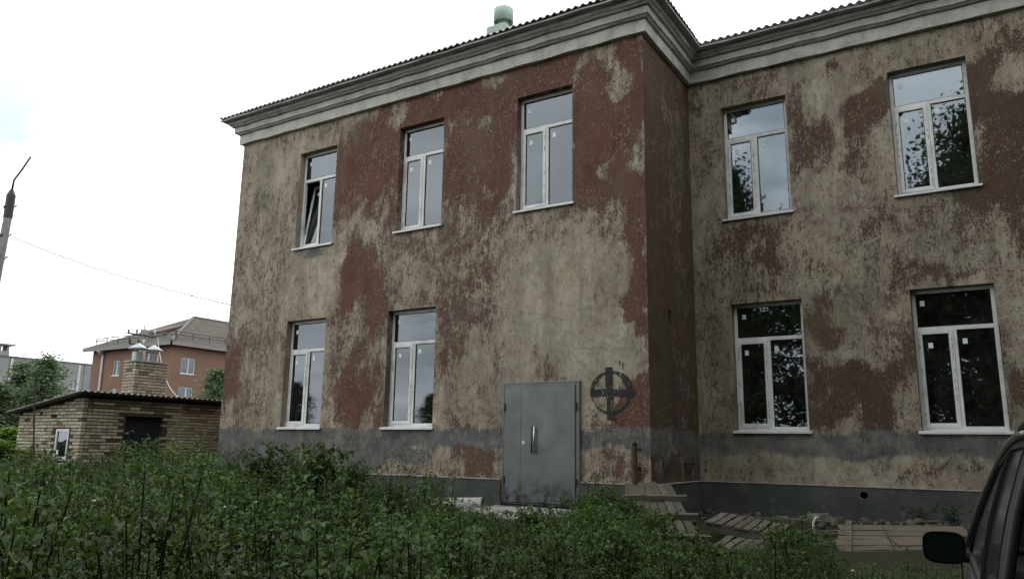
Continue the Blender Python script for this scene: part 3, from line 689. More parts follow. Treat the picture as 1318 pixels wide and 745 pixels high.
# ================================================================== BRICK SHED
SX, SY = -12.88, -2.08            # near corner; faces -Y (left in view) and +X (right in view)
SWD, SDP = 2.73, 4.6
shed = empty('brick_shed', (SX-SWD/2, SY+SDP/2, .4), 'low shed of cream and brown bricks with a corrugated roof', 'shed')
zr = lambda x: 2.60+(x-SX)*.135   # mono pitch, falling to the left
BRM = []
for k, c in enumerate([(.47, .41, .315), (.56, .50, .40), (.39, .325, .245), (.24, .175, .135), (.30, .23, .175), (.17, .125, .10), (.42, .365, .28)]):
    g = G('shed_brick%d' % k); r = g.rand(); n = g.noise(16, 6, .7); P2 = g.shift(g.P, g.n.new('ShaderNodeObjectInfo').outputs['Location'])
    cc = g.mix(g.rng(g.noise(5, 6, .7, P2), .35, .7), tuple(x*.72 for x in c), c); cc = g.mix(g.rng(g.noise(11, 5, .7, P2), .55, .7, 0, .6), cc, (.09, .075, .06))
    BRM.append(g.done(cc, .95, g.bump(n, .4, .006), 0, .15))
mort = m_simple('shed_mortar', (.055, .047, .038), 1, .3, 12, bump=.5)
WN0, WN1 = on_y(66, 590, SY), on_y(88, 551, SY)
sw = (WN0.x, WN1.x+.02, WN0.z-.02, WN1.z)                      # window opening on the left face
d0, d1 = on_x(163, 535, SX), on_x(212, 535, SX)
sdoor = (d0.y, d1.y, .3, d0.z-.0)
core = MB()
def panel(mb, f, u0, u1, za, zb, holes, t):
    us = sorted({u0, u1, *[h[0] for h in holes], *[h[1] for h in holes]}); zs = sorted({za, zb, *[h[2] for h in holes], *[h[3] for h in holes]})
    for i in range(len(us)-1):
        for j in range(len(zs)-1):
            c = ((us[i]+us[i+1])/2, (zs[j]+zs[j+1])/2)
            if any(h[0] < c[0] < h[1] and h[2] < c[1] < h[3] for h in holes): continue
            A, B = f(us[i], zs[j], 0), f(us[i+1], zs[j+1], t)
            mb.box(tuple(map(min, A, B)), tuple(map(max, A, B)))
panel(core, lambda u, z, d: (u, SY+.012+d, z), SX-SWD+.012, SX-.012, 0, zr(SX-SWD)-.06, [sw], .2)
panel(core, lambda u, z, d: (SX-.012-d, u, z), SY+.22, SY+SDP, 0, zr(SX)-.34, [sdoor], .2)
core.box((SX-SWD+.012, SY+.215, 0), (SX-SWD+.2, SY+SDP, 2.1)); core.box((SX-SWD+.202, SY+SDP-.2, 0), (SX-.215, SY+SDP, 2.2))
# sloped gable top of the mortar core
core.add([(SX-SWD+.012, SY+.012, 2.1), (SX-.012, SY+.012, 2.1), (SX-.012, SY+.012, zr(SX)-.045), (SX-SWD+.012, SY+.012, zr(SX-SWD)-.05),
          (SX-SWD+.012, SY+.2, 2.1), (SX-.012, SY+.2, 2.1), (SX-.012, SY+.2, zr(SX)-.045), (SX-SWD+.012, SY+.2, zr(SX-SWD)-.05)], [(0, 1, 2, 3), (7, 6, 5, 4), (3, 2, 6, 7), (0, 3, 7, 4), (1, 5, 6, 2)])
shed_wall = core.build('wall', mort, shed)
BL, BH, CO = .248, .060, .0765
brick_me = []
for mt in BRM:
    for L_ in (BL, .120):
        b = MB().box((-L_/2, -.055, -BH/2), (L_/2, .055, BH/2)).mesh('brick', mt, bevel=.006); brick_me.append(b)
bricks = []      # (world matrix, variant, size key)
def lay(f, rot, u0, u1, z0, ztop, holes, dark=0):
    row = 0; z = z0+BH/2
    while z < 3.6:
        u = u0; k = 0
        header = (row % 5 == 4)
        off = .13 if row % 2 else 0
        first = True
        while u < u1-.05:
            L_ = .12 if (header or (first and off)) else BL
            if u1-u-L_ < .09: L_ = u1-u
            c = u+L_/2; first = False
            ok = z+BH/2 < ztop(c) and not any(h[0]-.02 < c+L_/2*.6 and c-L_/2*.6 < h[1]+.02 and h[2]-.02 < z < h[3]+.02 for h in holes)
            if ok and random.random() > .012:
                p = Vector(f(c, z)); 
                m = Matrix.Translation(p) @ Matrix.Rotation(rot+random.gauss(0, .012), 4, 'Z') @ Matrix.Rotation(random.gauss(0, .008), 4, 'Y')
                k_ = 0 if L_ > .18 else 1; m = m @ Matrix.Translation((0, random.uniform(-.006, .006), 0)) @ Matrix.Diagonal((L_/(BL, .12)[k_], 1, 1, 1))
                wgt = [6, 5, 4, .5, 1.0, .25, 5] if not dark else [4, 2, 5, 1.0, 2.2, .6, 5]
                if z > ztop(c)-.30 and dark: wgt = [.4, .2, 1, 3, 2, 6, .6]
                v = random.choices(range(7), wgt)[0]
                bricks.append((m, v*2+k_, p))
            u += L_+.0105
        z += CO; row += 1
lay(lambda u, z: (u, SY+.052, z), 0, SX-SWD, SX, .30, lambda u: zr(u)-.05, [sw])
nl = len(bricks)
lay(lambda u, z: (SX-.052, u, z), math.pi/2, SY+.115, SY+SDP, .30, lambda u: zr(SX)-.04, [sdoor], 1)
def bpx(p): return to_px(p)
def score(b):
    x, y = bpx(b[2])
    return (b[2]-EYE).length + (50 if y > 600 or x > 285 else 0)
order = sorted(range(len(bricks)), key=lambda i: score(bricks[i]))
def put_bricks(idx, parent, cap):
    rest = MB(); mats = []
    for n, i in enumerate(idx):
        m, v, p = bricks[i]
        if n < cap:
            o = bpy.data.objects.new('brick', brick_me[v]); COL.objects.link(o); o.matrix_basis = m; adopt(o, parent)
        else: mats.append(i)
    if mats:
        bm = bmesh.new(); me = bpy.data.meshes.new('brickwork')
        for mt in BRM: me.materials.append(mt)
        for i in mats:
            m, v, p = bricks[i]; nf = len(bm.faces); nv = len(bm.verts); bm.from_mesh(brick_me[v]); bm.verts.ensure_lookup_table(); bm.faces.ensure_lookup_table()
            for vv in bm.verts[nv:]: vv.co = m @ vv.co
            for ff in bm.faces[nf:]: ff.material_index = v//2
        bm.to_mesh(me); bm.free(); o = bpy.data.objects.new('brickwork', me); COL.objects.link(o); adopt(o, parent); tag(o, kind='stuff')
put_bricks(order, shed_wall, 255)
# shed roof sheets
sroof = MB().add([(SX+.16, SY-.2, zr(SX+.16)-.035), (SX+.16, SY+SDP+.2, zr(SX+.16)-.035), (SX-SWD-.15, SY+SDP+.2, zr(SX-SWD-.15)-.035), (SX-SWD-.15, SY-.2, zr(SX-SWD-.15)-.035),
                  (SX+.16, SY-.2, zr(SX+.16)-.012), (SX+.16, SY+SDP+.2, zr(SX+.16)-.012), (SX-SWD-.15, SY+SDP+.2, zr(SX-SWD-.15)-.012), (SX-SWD-.15, SY-.2, zr(SX-SWD-.15)-.012)],
                 [(0, 1, 2, 3), (7, 6, 5, 4), (0, 4, 5, 1), (1, 5, 6, 2), (2, 6, 7, 3), (3, 7, 4, 0)]).build('roof', m_simple('roof_boarding', (.06, .05, .045), .95), shed)
y = SY-.24
while y < SY+SDP+.2:
    n = 42; vs = []; e = min(y+1.06, SY+SDP+.3)
    for i in range(n+1):
        yy = y+(e-y)*i/n; h = .021*math.sin(2*math.pi*yy/.15)
        for x in (SX+.24, SX-SWD/2, SX-SWD-.22): vs.append((x, yy, zr(x)+.02+h))
    t = len(vs); vs += [(a, b, c-.009) for a, b, c in vs]; fs = []
    for i in range(n):
        for j in range(2):
            q = (i*3+j, i*3+j+1, i*3+j+4, i*3+j+3); fs += [q, tuple(t+k for k in q[::-1])]
        fs += [(i*3, i*3+3, t+i*3+3, t+i*3), (i*3+2, t+i*3+2, t+i*3+5, i*3+5)]
    fs.append((0, 1, t+1, t)); fs.append((1, 2, t+2, t+1))
    MB().add(vs, fs).build('roof_sheet', M['slate'], sroof, True); y += 1.02
# shed window
mb = MB(); a, b, c, d = sw; ring(mb, a+.01, b-.01, c+.01, d-.01, .06, SY+.02, SY+.09)
swin = mb.build('window', M['pvc'], shed, bevel=.004)
MB().box((a+.07, SY+.045, c+.07), (b-.07, SY+.06, d-.07)).build('pane', M['glass'], swin)
MB().box((a+.10, SY+.040, c+.12), (a+.17, SY+.0435, c+.22)).build('sticker', M['sticker'], swin)
MB().box((a-.02, SY-.03, c-.012), (b+.02, SY+.03, c+.006)).build('sill', M['sillmetal'], swin)
# near-black plank leaf stands in for the open doorway's dark inside; dark lintel above
MB().box((SX-.13, sdoor[0]-.2, sdoor[3]), (SX+.008, sdoor[1]+.2, sdoor[3]+.07)).build('lintel', m_simple('dark_lintel', (.05, .045, .04), .95), shed)
dr = MB().box((SX-.20, sdoor[0]+.01, .38), (SX-.16, sdoor[1]-.01, sdoor[3]-.01)).build('door', m_simple('doorway_black', (.012, .014, .017), .8), shed, bevel=.004)
for k in range(5):
    yy = sdoor[0]+.05+k*(sdoor[1]-sdoor[0]-.08)/5; MB().box((SX-.158, yy, .40), (SX-.145, yy+(sdoor[1]-sdoor[0]-.08)/5-.012, sdoor[3]-.02)).build('plank', bpy.data.materials['doorway_black'], dr)
# brick chimney with two tin cowls
CX1 = SX-.75; CY0 = on_x(173, 485, CX1).y; cd = on_x(215, 485, CX1).y-CY0; cw = CX1-on_y(158, 485, CY0).x; ctop = on_x(190, 467, CX1).z
ck = MB().box((CX1-cw+.012, CY0+.012, 2.3), (CX1-.012, CY0+cd-.012, ctop-.03)).build('chimney', mort, shed)
nb = len(bricks)
lay(lambda u, z: (u, CY0+.052, z), 0, CX1-cw, CX1, 2.45, lambda u: ctop, [])
lay(lambda u, z: (CX1-.052, u, z), math.pi/2, CY0+.115, CY0+cd, 2.45, lambda u: ctop, [])
put_bricks(list(range(nb, len(bricks))), ck, 45)
MB().box((CX1-cw-.02, CY0-.02, ctop), (CX1+.02, CY0+cd+.02, ctop+.05)).build('chimney_slab', M['concrete'], ck, bevel=.01)
for (yy, s) in ((CY0+cd*.2, 1.0), (CY0+cd*.68, .95)):
    cx = CX1-cw/2; mb = MB(); mb.lathe([(.13*s, ctop+.04), (.13*s, ctop+.28)], (cx, yy, 0), 16); fl = mb.build('flue', M['galv'], ck, True)
    mb = MB(); mb.lathe([(.0, ctop+.52), (.23*s, ctop+.38), (.24*s, ctop+.355), (.02, ctop+.40)], (cx, yy, 0), 18); mb.build('cowl', M['galv'], ck, True)
    mb = MB()
    for k in range(3):
        a = k*2.1+.4; mb.tube([(cx+.12*s*math.cos(a), yy+.12*s*math.sin(a), ctop+.24), (cx+.12*s*math.cos(a), yy+.12*s*math.sin(a), ctop+.42)], .008, 5)
    mb.build('cowl_strut', M['darkmetal'], ck)
# thin bare pole in front of the shed
pp = at_d(43, 590, 17.2); pq = at_d(45, 479, 17.2)
MB().tube([(pp.x-.05, pp.y, .35), (pp.x, pp.y, pp.z), (pq.x, pq.y, pq.z)], [.022, .02, .014], 7).build('thin_post', M['darkmetal'], None)
tag(bpy.data.objects['thin_post'], 'thin dark upright post beside the shed corner', 'post')

# ================================================================== BACKGROUND BUILDINGS
def brick_far(name, c0, c1, mo, sc):
    g = G(name); br = g.n.new('ShaderNodeTexBrick'); br.inputs['Scale'].default_value = sc
    sp = g.n.new('ShaderNodeSeparateXYZ'); g.t.links.new(g.P, sp.inputs[0]); cb_ = g.n.new('ShaderNodeCombineXYZ'); g.t.links.new(g.math('ADD', sp.outputs[0], sp.outputs[1]), cb_.inputs[0]); g.t.links.new(sp.outputs[2], cb_.inputs[1])
    g.t.links.new(cb_.outputs[0], br.inputs['Vector'])
    for i, c in ((1, c0), (2, c1), (3, mo)): br.inputs[i].default_value = (*c, 1)
    br.inputs['Mortar Size'].default_value = .012; br.inputs['Brick Width'].default_value = .26; br.inputs['Row Height'].default_value = .077
    c = g.mix(g.rng(g.noise(.35, 6, .65), .4, .7, 0, .35), br.outputs[0], tuple(x*.6 for x in c0))
    return g.done(c, .9, None, 0, .2)
RBX, RBY, RBZ = -67.2, 37.3, 11.6
rb = empty('brick_building', (RBX-7, RBY+20, .4), 'red brick building with hipped slate roof far behind the shed', 'building')
redb = brick_far('red_facing_brick', (.19, .098, .068), (.23, .122, .086), (.19, .14, .115), 1)
WX, LY = 14.5, 46
whitef = m_simple('far_frame', (.6, .62, .62), .6, .05); farglass = glass_material('far_glass', (.3, .33, .35), 1.9)
def far_wall(parent, f, u0, u1, za, zb, wins, mat, name='wall', th=.35):
    mb = MB(); panel(mb, f, u0, u1, za, zb, wins, th); o = mb.build(name, mat, parent)
    for h in wins:
        m = MB()
        for (a, b, c, d) in ((h[0], h[0]+.09, h[2], h[3]), (h[1]-.09, h[1], h[2], h[3]), (h[0]+.09, h[1]-.09, h[2], h[2]+.09), (h[0]+.09, h[1]-.09, h[3]-.09, h[3]), ((h[0]*.45+h[1]*.55)-.05, (h[0]*.45+h[1]*.55)+.05, h[2]+.09, h[3]-.09)):
            A, B = f(a, c, .10), f(b, d, .18); m.box(tuple(map(min, A, B)), tuple(map(max, A, B)))
        w = m.build('window', whitef, parent)
        A, B = f(h[0]+.05, h[2]+.05, .14), f(h[1]-.05, h[3]-.05, .16); MB().box(tuple(map(min, A, B)), tuple(map(max, A, B))).build('pane', farglass, w)
        A, B = f(h[0]-.05, h[2]-.08, -.06), f(h[1]+.05, h[2]-.003, .08); MB().box(tuple(map(min, A, B)), tuple(map(max, A, B))).build('sill', M['galv'], w)
    return o
wl_ = []
for zt in (RBZ-1.35, RBZ-4.4, RBZ-7.4):
    for x in (-8.9-RBX*0, -3.2): pass
    for px in (151.5, 152.0)[:1]:
        u = on_y(px, 450, RBY).x; wl_.append((u-.6, u+.75, zt-1.7, zt))
    u = RBX-3.0; wl_.append((u-.7, u+.7, zt-1.7, zt))
far_wall(rb, lambda u, z, d: (u, RBY+d, z), RBX-WX, RBX-.001, 0, RBZ, wl_, redb)
wr_ = []
for zt in (RBZ-1.35, RBZ-4.4, RBZ-7.4):
    for k in range(9):
        y = on_x(243, 460, RBX).y+k*5.6
        if y < RBY+LY-2: wr_.append((y-.85, y+.85, zt-1.7, zt))
far_wall(rb, lambda u, z, d: (RBX-d, u, z), RBY+.36, RBY+LY, 0, RBZ, wr_, redb)
MB().box((RBX-WX, RBY+.36, 0), (RBX-WX+.3, RBY+LY, RBZ)).build('wall', redb, rb); MB().box((RBX-WX+.31, RBY+LY-.3, 0), (RBX-.36, RBY+LY, RBZ)).build('wall', redb, rb)
MB().box((RBX-WX+.3, RBY+.5, RBZ-.3), (RBX-.5, RBY+LY-.3, RBZ-.1)).build('attic_floor', M['interior'], rb)
o_ = .75; zt = RBZ+.15; rx = RBX-WX/2; rz_ = RBZ+4.3
mb = MB(); e = [(RBX-WX-o_, RBY-o_, zt), (RBX+o_, RBY-o_, zt), (RBX+o_, RBY+LY+o_, zt), (RBX-WX-o_, RBY+LY+o_, zt)]; a = (rx, RBY+WX/2, rz_); b = (rx, RBY+LY-WX/2, rz_)
mb.add(e+[a, b], [(0, 1, 4), (1, 2, 5, 4), (2, 3, 5), (3, 0, 4, 5), (3, 2, 1, 0)])
rroof = mb.build('roof', m_simple('grey_roof_slate', (.085, .074, .064), .95, .3, 1.2, dirt=(.06, .05, .042), bump=.3), rb)
mb = MB()
for A, B in ((e[0], e[1]), (e[1], e[2])):
    A, B = Vector(A), Vector(B); mn = Vector((min(A.x, B.x)-.06, min(A.y, B.y)-.06, zt-.42)); mxx = Vector((max(A.x, B.x)+.06, max(A.y, B.y)+.06, zt-.02))
    mb.box(mn, mxx)
mb.build('eave_cornice', m_simple('far_white_trim', (.22, .205, .19), .8), rb)
for A, B in ((e[1], a), (a, b)): MB().tube([Vector(A)+Vector((0, 0, .05)), Vector(B)+Vector((0, 0, .05))], .14, 6).build('ridge_cap', m_simple('ridge_tin', (.16, .15, .14), .8), rroof)
# snow rail along the eaves
mb = MB()
for A, B in (((RBX-WX, RBY+.2), (RBX+.1, RBY+.2)), ((RBX-.2, RBY+.3), (RBX-.2, RBY+LY))):
    n = int(math.dist(A, B)/2); zz_ = zt+.62
    for k in range(n+1):
        t = k/n; x, y = A[0]*(1-t)+B[0]*t, A[1]*(1-t)+B[1]*t; mb.tube([(x, y, zt+.3), (x, y, zt+1.15)], .05, 4)
    for h in (.85, 1.15): mb.tube([(A[0], A[1], zt+h), (B[0], B[1], zt+h)], .045, 4)
mb.build('roof_rail', M['darkmetal'], rroof)
# dormer on the hip, downpipe
dp = at_d(200, 428, 84)
mb = MB(); mb.box((dp.x-.9, dp.y, dp.z-1.3), (dp.x+.9, dp.y+2.6, dp.z+.1)); dm = mb.build('dormer', m_simple('dormer_board', (.45, .45, .45), .8), rroof)
mb = MB(); mb.add([(dp.x-1.3, dp.y-.3, dp.z-.1), (dp.x+1.3, dp.y-.3, dp.z-.1), (dp.x+1.1, dp.y+2.6, dp.z+.9), (dp.x-1.1, dp.y+2.6, dp.z+.9), (dp.x-1.3, dp.y-.3, dp.z+.1), (dp.x+1.3, dp.y-.3, dp.z+.1), (dp.x+1.1, dp.y+2.6, dp.z+1.1), (dp.x-1.1, dp.y+2.6, dp.z+1.1)], [(3, 2, 1, 0), (4, 5, 6, 7), (0, 1, 5, 4), (1, 2, 6, 5), (2, 3, 7, 6), (3, 0, 4, 7)])
mb.build('dormer_roof', m_simple('brown_tin', (.13, .075, .065), .7), rroof)
dx_ = on_y(133, 470, RBY).x
MB().tube([(dx_, RBY-.18, .4), (dx_, RBY-.18, RBZ-.6)], .13, 8).build('downpipe', M['galv'], rb)
mb = MB(); mb.lathe([(.14, RBZ-.75), (.42, RBZ-.35), (.42, RBZ-.28)], (dx_, RBY-.45, 0), 12); mb.build('pipe_hopper', M['galv'], rb)

GX = -136.7
gb = empty('panel_building', (GX-6, 60, .4), 'grey concrete panel apartment block at the far left', 'building')
gz = 15.2; gp = m_simple('grey_panel', (.23, .235, .23), .9, .12, .25, dirt=(.18, .18, .175), bump=.1)
PW = 6.4; y = 53-4*PW+1.6; joints = []
while y < 110:
    wins = [(y+PW/2-2.3, y+PW/2-.8, gz-4.6-2.9*k, gz-3.1-2.9*k) for k in range(4)] + [(y+PW/2+.9, y+PW/2+2.2, gz-4.6-2.9*k, gz-3.1-2.9*k) for k in range(4)]
    far_wall(gb, lambda u, z, d: (GX-d, u, z), y+.06, y+PW-.06, 0, gz, wins, gp, 'wall_panel')
    y += PW
MB().box((GX-12, 53-4*PW+1.6, 0), (GX-.5, y, gz-.25)).build('core', gp, gb)
MB().box((GX-12, 53-4*PW+1.4, gz+.003), (GX+.12, y+.1, gz+.22)).build('roof_edge', m_simple('roof_felt', (.12, .12, .125), .9), gb)
cp = on_x(3, 450, GX-4); mb = MB(); mb.box((cp.x-1.2, cp.y-1.0, gz), (cp.x+1.0, cp.y+.75, cp.z-.3)); ch = mb.build('chimney', gp, gb)
mb = MB(); mb.box((cp.x-1.4, cp.y-1.5, cp.z+.75), (cp.x+1.3, cp.y+1.5, cp.z+1.0))
for s in (-.7, .55): mb.box((cp.x-.9, cp.y+s-.16, cp.z-.3), (cp.x+.9, cp.y+s+.16, cp.z+.75))
mb.build('chimney_hood', M['concrete'], gb)
wj = m_simple('white_joint', (.5, .5, .49), .9)
for y in (on_x(15, 470, GX+.05).y, on_x(102, 480, GX+.05).y): MB().box((GX+.002, y-.2, gz-6), (GX+.06, y+.2, gz-.2)).build('panel_joint', wj, gb)

# ---- poles and wires
pt = at_d(15.5, 244, 25)
base = Vector((pt.x-.45, pt.y-.1, .3))
up_ = empty('utility_pole', base, 'tall wooden utility pole with a bent lamp arm at the left edge', 'utility pole')
MB().tube([base-Vector((0, 0, .5)), base.lerp(pt, .5), pt-Vector((0, 0, 1.0))], [.17, .15, .125], 12).build('shaft', M['pole'], up_, True)
MB().tube([pt-Vector((0, 0, 1.0)), pt-Vector((0, 0, .2)), pt], [.14, .14, .05], 10).build('pole_cap', M['darkmetal'], up_)
a1 = at_d(18, 232, 25); a2 = at_d(28, 219, 25); a3 = at_d(39.5, 202, 25)
MB().tube([pt-Vector((0, 0, .1)), a1, a2, a3], [.04, .034, .032, .03], 8).build('lamp_arm', M['darkmetal'], up_, True)
def band(z):
    t = (z-base.z)/(pt.z-base.z); c = base.lerp(pt, t); return c
for py in (267, 304, 333):
    q = at_d(12, py, 25); c = band(q.z)
    MB().lathe([(.150, -.04), (.158, -.03), (.158, .03), (.150, .04)], c, 12).build('clamp', M['darkmetal'], up_)
    MB().tube([c, c+Vector(CR)*.20+Vector((0, 0, .02)), c+Vector(CR)*.26+Vector((0, 0, .09))], [.03, .025, .035], 6).build('insulator', M['galv'], up_)
def wire(name, A, B, sag, r, label, n=24):
    A, B = Vector(A), Vector(B); pts = [A.lerp(B, k/n)-Vector((0, 0, sag*4*(k/n)*(1-k/n))) for k in range(n+1)]
    o = MB().tube(pts, r, 5).build(name, M['wire'], None); tag(o, label, 'wire'); return o
q = at_d(12, 304, 25); c = band(q.z)+Vector(CR)*.26
w1 = Vector((W0, 1.1, 0)); px_ = 292; tgt = on_x(290, 402, W0-.02); w1.z = at_d(292, 402, 19.6).z
wire('overhead_wire', c, (W0-.005, .55, w1.z), .18, .012, 'sagging black wire from the pole to the building corner')
mid = Vector(c).lerp(Vector((W0, .55, w1.z)), .80); mid.z -= .18*4*.8*.2
wire('overhead_wire', mid, (W0-.005, .4, at_d(293, 414, 19.5).z), .02, .007, 'thin short wire branching below the main overhead wire')
# concrete power pole with crossarms behind the shed
kb = at_d(186, 424, 46); kk = empty('power_pole', (kb.x, kb.y, .4), 'concrete power pole with crossarms and insulators behind the shed chimney', 'utility pole')
MB().box((kb.x-.16, kb.y-.16, .1), (kb.x+.16, kb.y+.16, kb.z)).build('shaft', M['concrete'], kk, bevel=.03)
R2 = Vector((CR.x, CR.y, 0)).normalized()
for dz, l0, l1 in ((-.35, -.8, .9), (-.95, -.65, .3)):
    A = Vector((kb.x, kb.y, kb.z+dz))-Vector((0, .2, 0)); MB().tube([A+R2*l0+Vector((0, 0, .10)), A+R2*l1-Vector((0, 0, .12))], .05, 6).build('crossarm', M['darkmetal'], kk)
    for l in (l0+.06, l0+.55, l1-.08):
        B = A+R2*l+Vector((0, 0, .05)); mb = MB(); mb.tube([B, B+Vector((0, 0, .16)), B+Vector((0, 0, .28))], [.025, .06, .045], 8); mb.build('insulator', m_simple('porcelain', (.6, .6, .6), .3) if l > 0 else M['darkmetal'], kk)
MB().tube([Vector((kb.x, kb.y, kb.z)), Vector((kb.x, kb.y, kb.z+.35))], .03, 5).build('pin', M['darkmetal'], kk)
wire('overhead_wire', Vector((kb.x, kb.y-.2, kb.z-.2))-R2*.75, at_d(-60, 462, 60), .5, .014, 'faint wire running left from the power pole to beyond the frame')
wd = at_d(216, 440, 30); wire('overhead_wire', Vector((kb.x, kb.y, kb.z-.5))+R2*.85, (SX-.6, SY+3.2, zr(SX-.6)+.1), .9, .012, 'pale drop wire from the power pole down to the shed roof').data.materials[0] = M['galv']

# ================================================================== THINGS BY THE WALL
# landing slab in front of the door
def rough_slab(name, pts, z0, z1, label, cat, mat, tilt=(0, 0)):
    c = Vector((sum(p[0] for p in pts)/len(pts), sum(p[1] for p in pts)/len(pts), 0)); r = []
    for i in range(len(pts)):
        A, B = Vector((*pts[i], 0)), Vector((*pts[(i+1) % len(pts)], 0)); n = max(2, int((B-A).length/.12))
        for k in range(n):
            p = A.lerp(B, k/n); p += Vector((random.gauss(0, .018), random.gauss(0, .018), 0)); r.append(p)
    hz_ = lambda p: z1+(p.x-c.x)*tilt[0]+(p.y-c.y)*tilt[1]
    vs = [(p.x, p.y, z0) for p in r]+[(p.x, p.y, hz_(p)-.03) for p in r]+[((p.x-c.x)*.97+c.x, (p.y-c.y)*.97+c.y, hz_(p)+random.gauss(0, .006)) for p in r]+[((p.x-c.x)*.5+c.x, (p.y-c.y)*.5+c.y, hz_(c.lerp(p, .5))+random.gauss(.012, .008)) for p in r]+[(c.x, c.y, z1+.015)]
    n = len(r); fs = []
    for q in range(3):
        for k in range(n): fs.append((q*n+k, q*n+(k+1) % n, (q+1)*n+(k+1) % n, (q+1)*n+k))
    for k in range(n): fs.append((3*n+k, 3*n+(k+1) % n, 4*n))
    o = MB().add(vs, fs).build(name, mat, None); tag(o, label, cat); return o
rough_slab('landing_slab', [(-2.95, -.09), (-1.25, -.09), (-1.05, -.75), (-1.4, -1.35), (-2.3, -1.5), (-3.1, -1.0)], .2, .50, 'rough broken concrete landing slab in front of the grey door', 'slab', M['concrete'], (0, .04))
A = on_y(512, 655, -.75); B = on_y(622, 645, -.45); A.z = .47; B.z = .56
pipe = MB(); n = 14
A_, B_ = Vector(A), Vector(B)
pipe.tube([A_, A_.lerp(B_, .35)+Vector((0, 0, .01)), A_.lerp(B_, .7), B_], [.115, .12, .12, .118], 14, cap=False); pipe.tube([B_, A_], [.092, .092], 14, cap=False)
t = (B_-A_).normalized()
cpipe = pipe.build('cement_pipe', M['concrete_pale'], None, True); tag(cpipe, 'pale cement pipe lying against the plinth left of the grey door', 'pipe')
# lumps of broken concrete
def rock(name, loc, s, label, cat, mat, seed):
    r_ = random.Random(seed); bm = bmesh.new(); bmesh.ops.create_icosphere(bm, subdivisions=2, radius=1)
    dirs = [Vector((r_.gauss(0, 1), r_.gauss(0, 1), r_.gauss(0, 1))).normalized() for _ in range(9)]
    for v in bm.verts:
        h = min(1.0, min((.62+.25*((i*37) % 10)/10)/max(.05, v.co.dot(d_)) for i, d_ in enumerate(dirs)))
        v.co = Vector((v.co.x*s[0], v.co.y*s[1], v.co.z*s[2]))*h
    me = bpy.data.meshes.new(name); bm.to_mesh(me); bm.free(); me.materials.append(mat); o = link(name, me); o.location = loc; tag(o, label, cat); return o
for i, (px, py, s, lb) in enumerate([(606, 655, (.16, .12, .09), 'small pale concrete lump between the cement pipe and the landing slab'), (745, 656, (.14, .10, .08), 'pale concrete lump at the right end of the landing slab'),
                                     (940, 707, (.16, .09, .07), 'small stone under the low edge of the flat pallets'), (1054, 702, (.16, .12, .09), 'grey rubble block left of the board panel'), (294, 606, (.28, .10, .22), 'grey cement chunk among leaves at the left building corner')]):
    z = (.48, .48, .42, .40, .75)[i]; p = on_z(px, py, z) if i != 4 else Vector((W0+.25, -.30, .62))
    rock('concrete_lump', (p.x, min(p.y, -.3) if i < 2 else p.y, (.5, .48, .40, .42, .62)[i]), s, lb, 'rubble', M['plinth'] if i in (2, 3) else M['concrete'], 40+i)

# wooden boards
def plank(parent, A, B, wdt, th, nrm, mat, name='board', nails=False):
    A, B = Vector(A), Vector(B); x = (B-A).normalized(); n_ = Vector(nrm); n_ = (n_-x*n_.dot(x)).normalized(); y_ = n_.cross(x); L_ = (B-A).length
    bm = bmesh.new(); k = 6; vs = []
    for i in range(k+1):
        u = L_*i/k; dz = random.gauss(0, .0035); e = random.uniform(-.02, .02) if i in (0, k) else 0
        for (yy, zz_) in ((-wdt/2, 0), (wdt/2, 0), (wdt/2, th), (-wdt/2, th)): vs.append(bm.verts.new((u+(e if yy > 0 else -e*.5), yy+random.gauss(0, .0022), zz_+dz)))
    for i in range(k):
        for c in range(4): bm.faces.new((vs[i*4+c], vs[i*4+(c+1) % 4], vs[(i+1)*4+(c+1) % 4], vs[(i+1)*4+c]))
    bm.faces.new(vs[3::-1]); bm.faces.new(vs[-4:]); bmesh.ops.recalc_face_normals(bm, faces=bm.faces)
    me = bpy.data.meshes.new(name); bm.to_mesh(me); bm.free(); me.materials.append(mat); o = bpy.data.objects.new(name, me); COL.objects.link(o)
    o.matrix_basis = Matrix(((x.x, y_.x, n_.x, A.x), (x.y, y_.y, n_.y, A.y), (x.z, y_.z, n_.z, A.z), (0, 0, 0, 1)))
    if parent: adopt(o, parent)
    return o
# pallet leaning in the corner: boards run up, battens across the front
bl = on_z(838, 704, .36); br_ = on_z(908, 704, .36)
c_ = (br_-bl); c_.z = 0; bl2 = bl - c_*.45; c_ = (br_-bl2); Wd = c_.length
tr_ = on_y(862, 622, -.06 if False else -.05); tl_ = on_y(804, 622, -.05)
lp = empty('wooden_pallet', bl2.lerp(br_, .5), 'grey wooden pallet leaning against the wall by the inner corner', 'pallet', 'old grey wooden pallets')
nb_ = 7; upv = None
nrm = (br_-bl2).cross(tl_-bl2).normalized(); nrm = nrm if nrm.dot(EYE-bl2) > 0 else -nrm
for k in range(nb_):
    t = (k+.5)/nb_; A = bl2.lerp(br_, t); B = tl_.lerp(tr_, t); ex = random.uniform(-.12, .05); B = A+(B-A)*(1+ex*.6)
    plank(lp, A, B, .105, .02, nrm, M['wood_grey'])
for s in (.06, .36, .66):
    A = bl2.lerp(tl_, s); B = br_.lerp(tr_, s); dA = (B-A).normalized()
    bb = plank(lp, A-dA*.03+nrm*.021, B+dA*.10+nrm*.021, .09, .075, nrm, M['wood_grey'], 'batten')
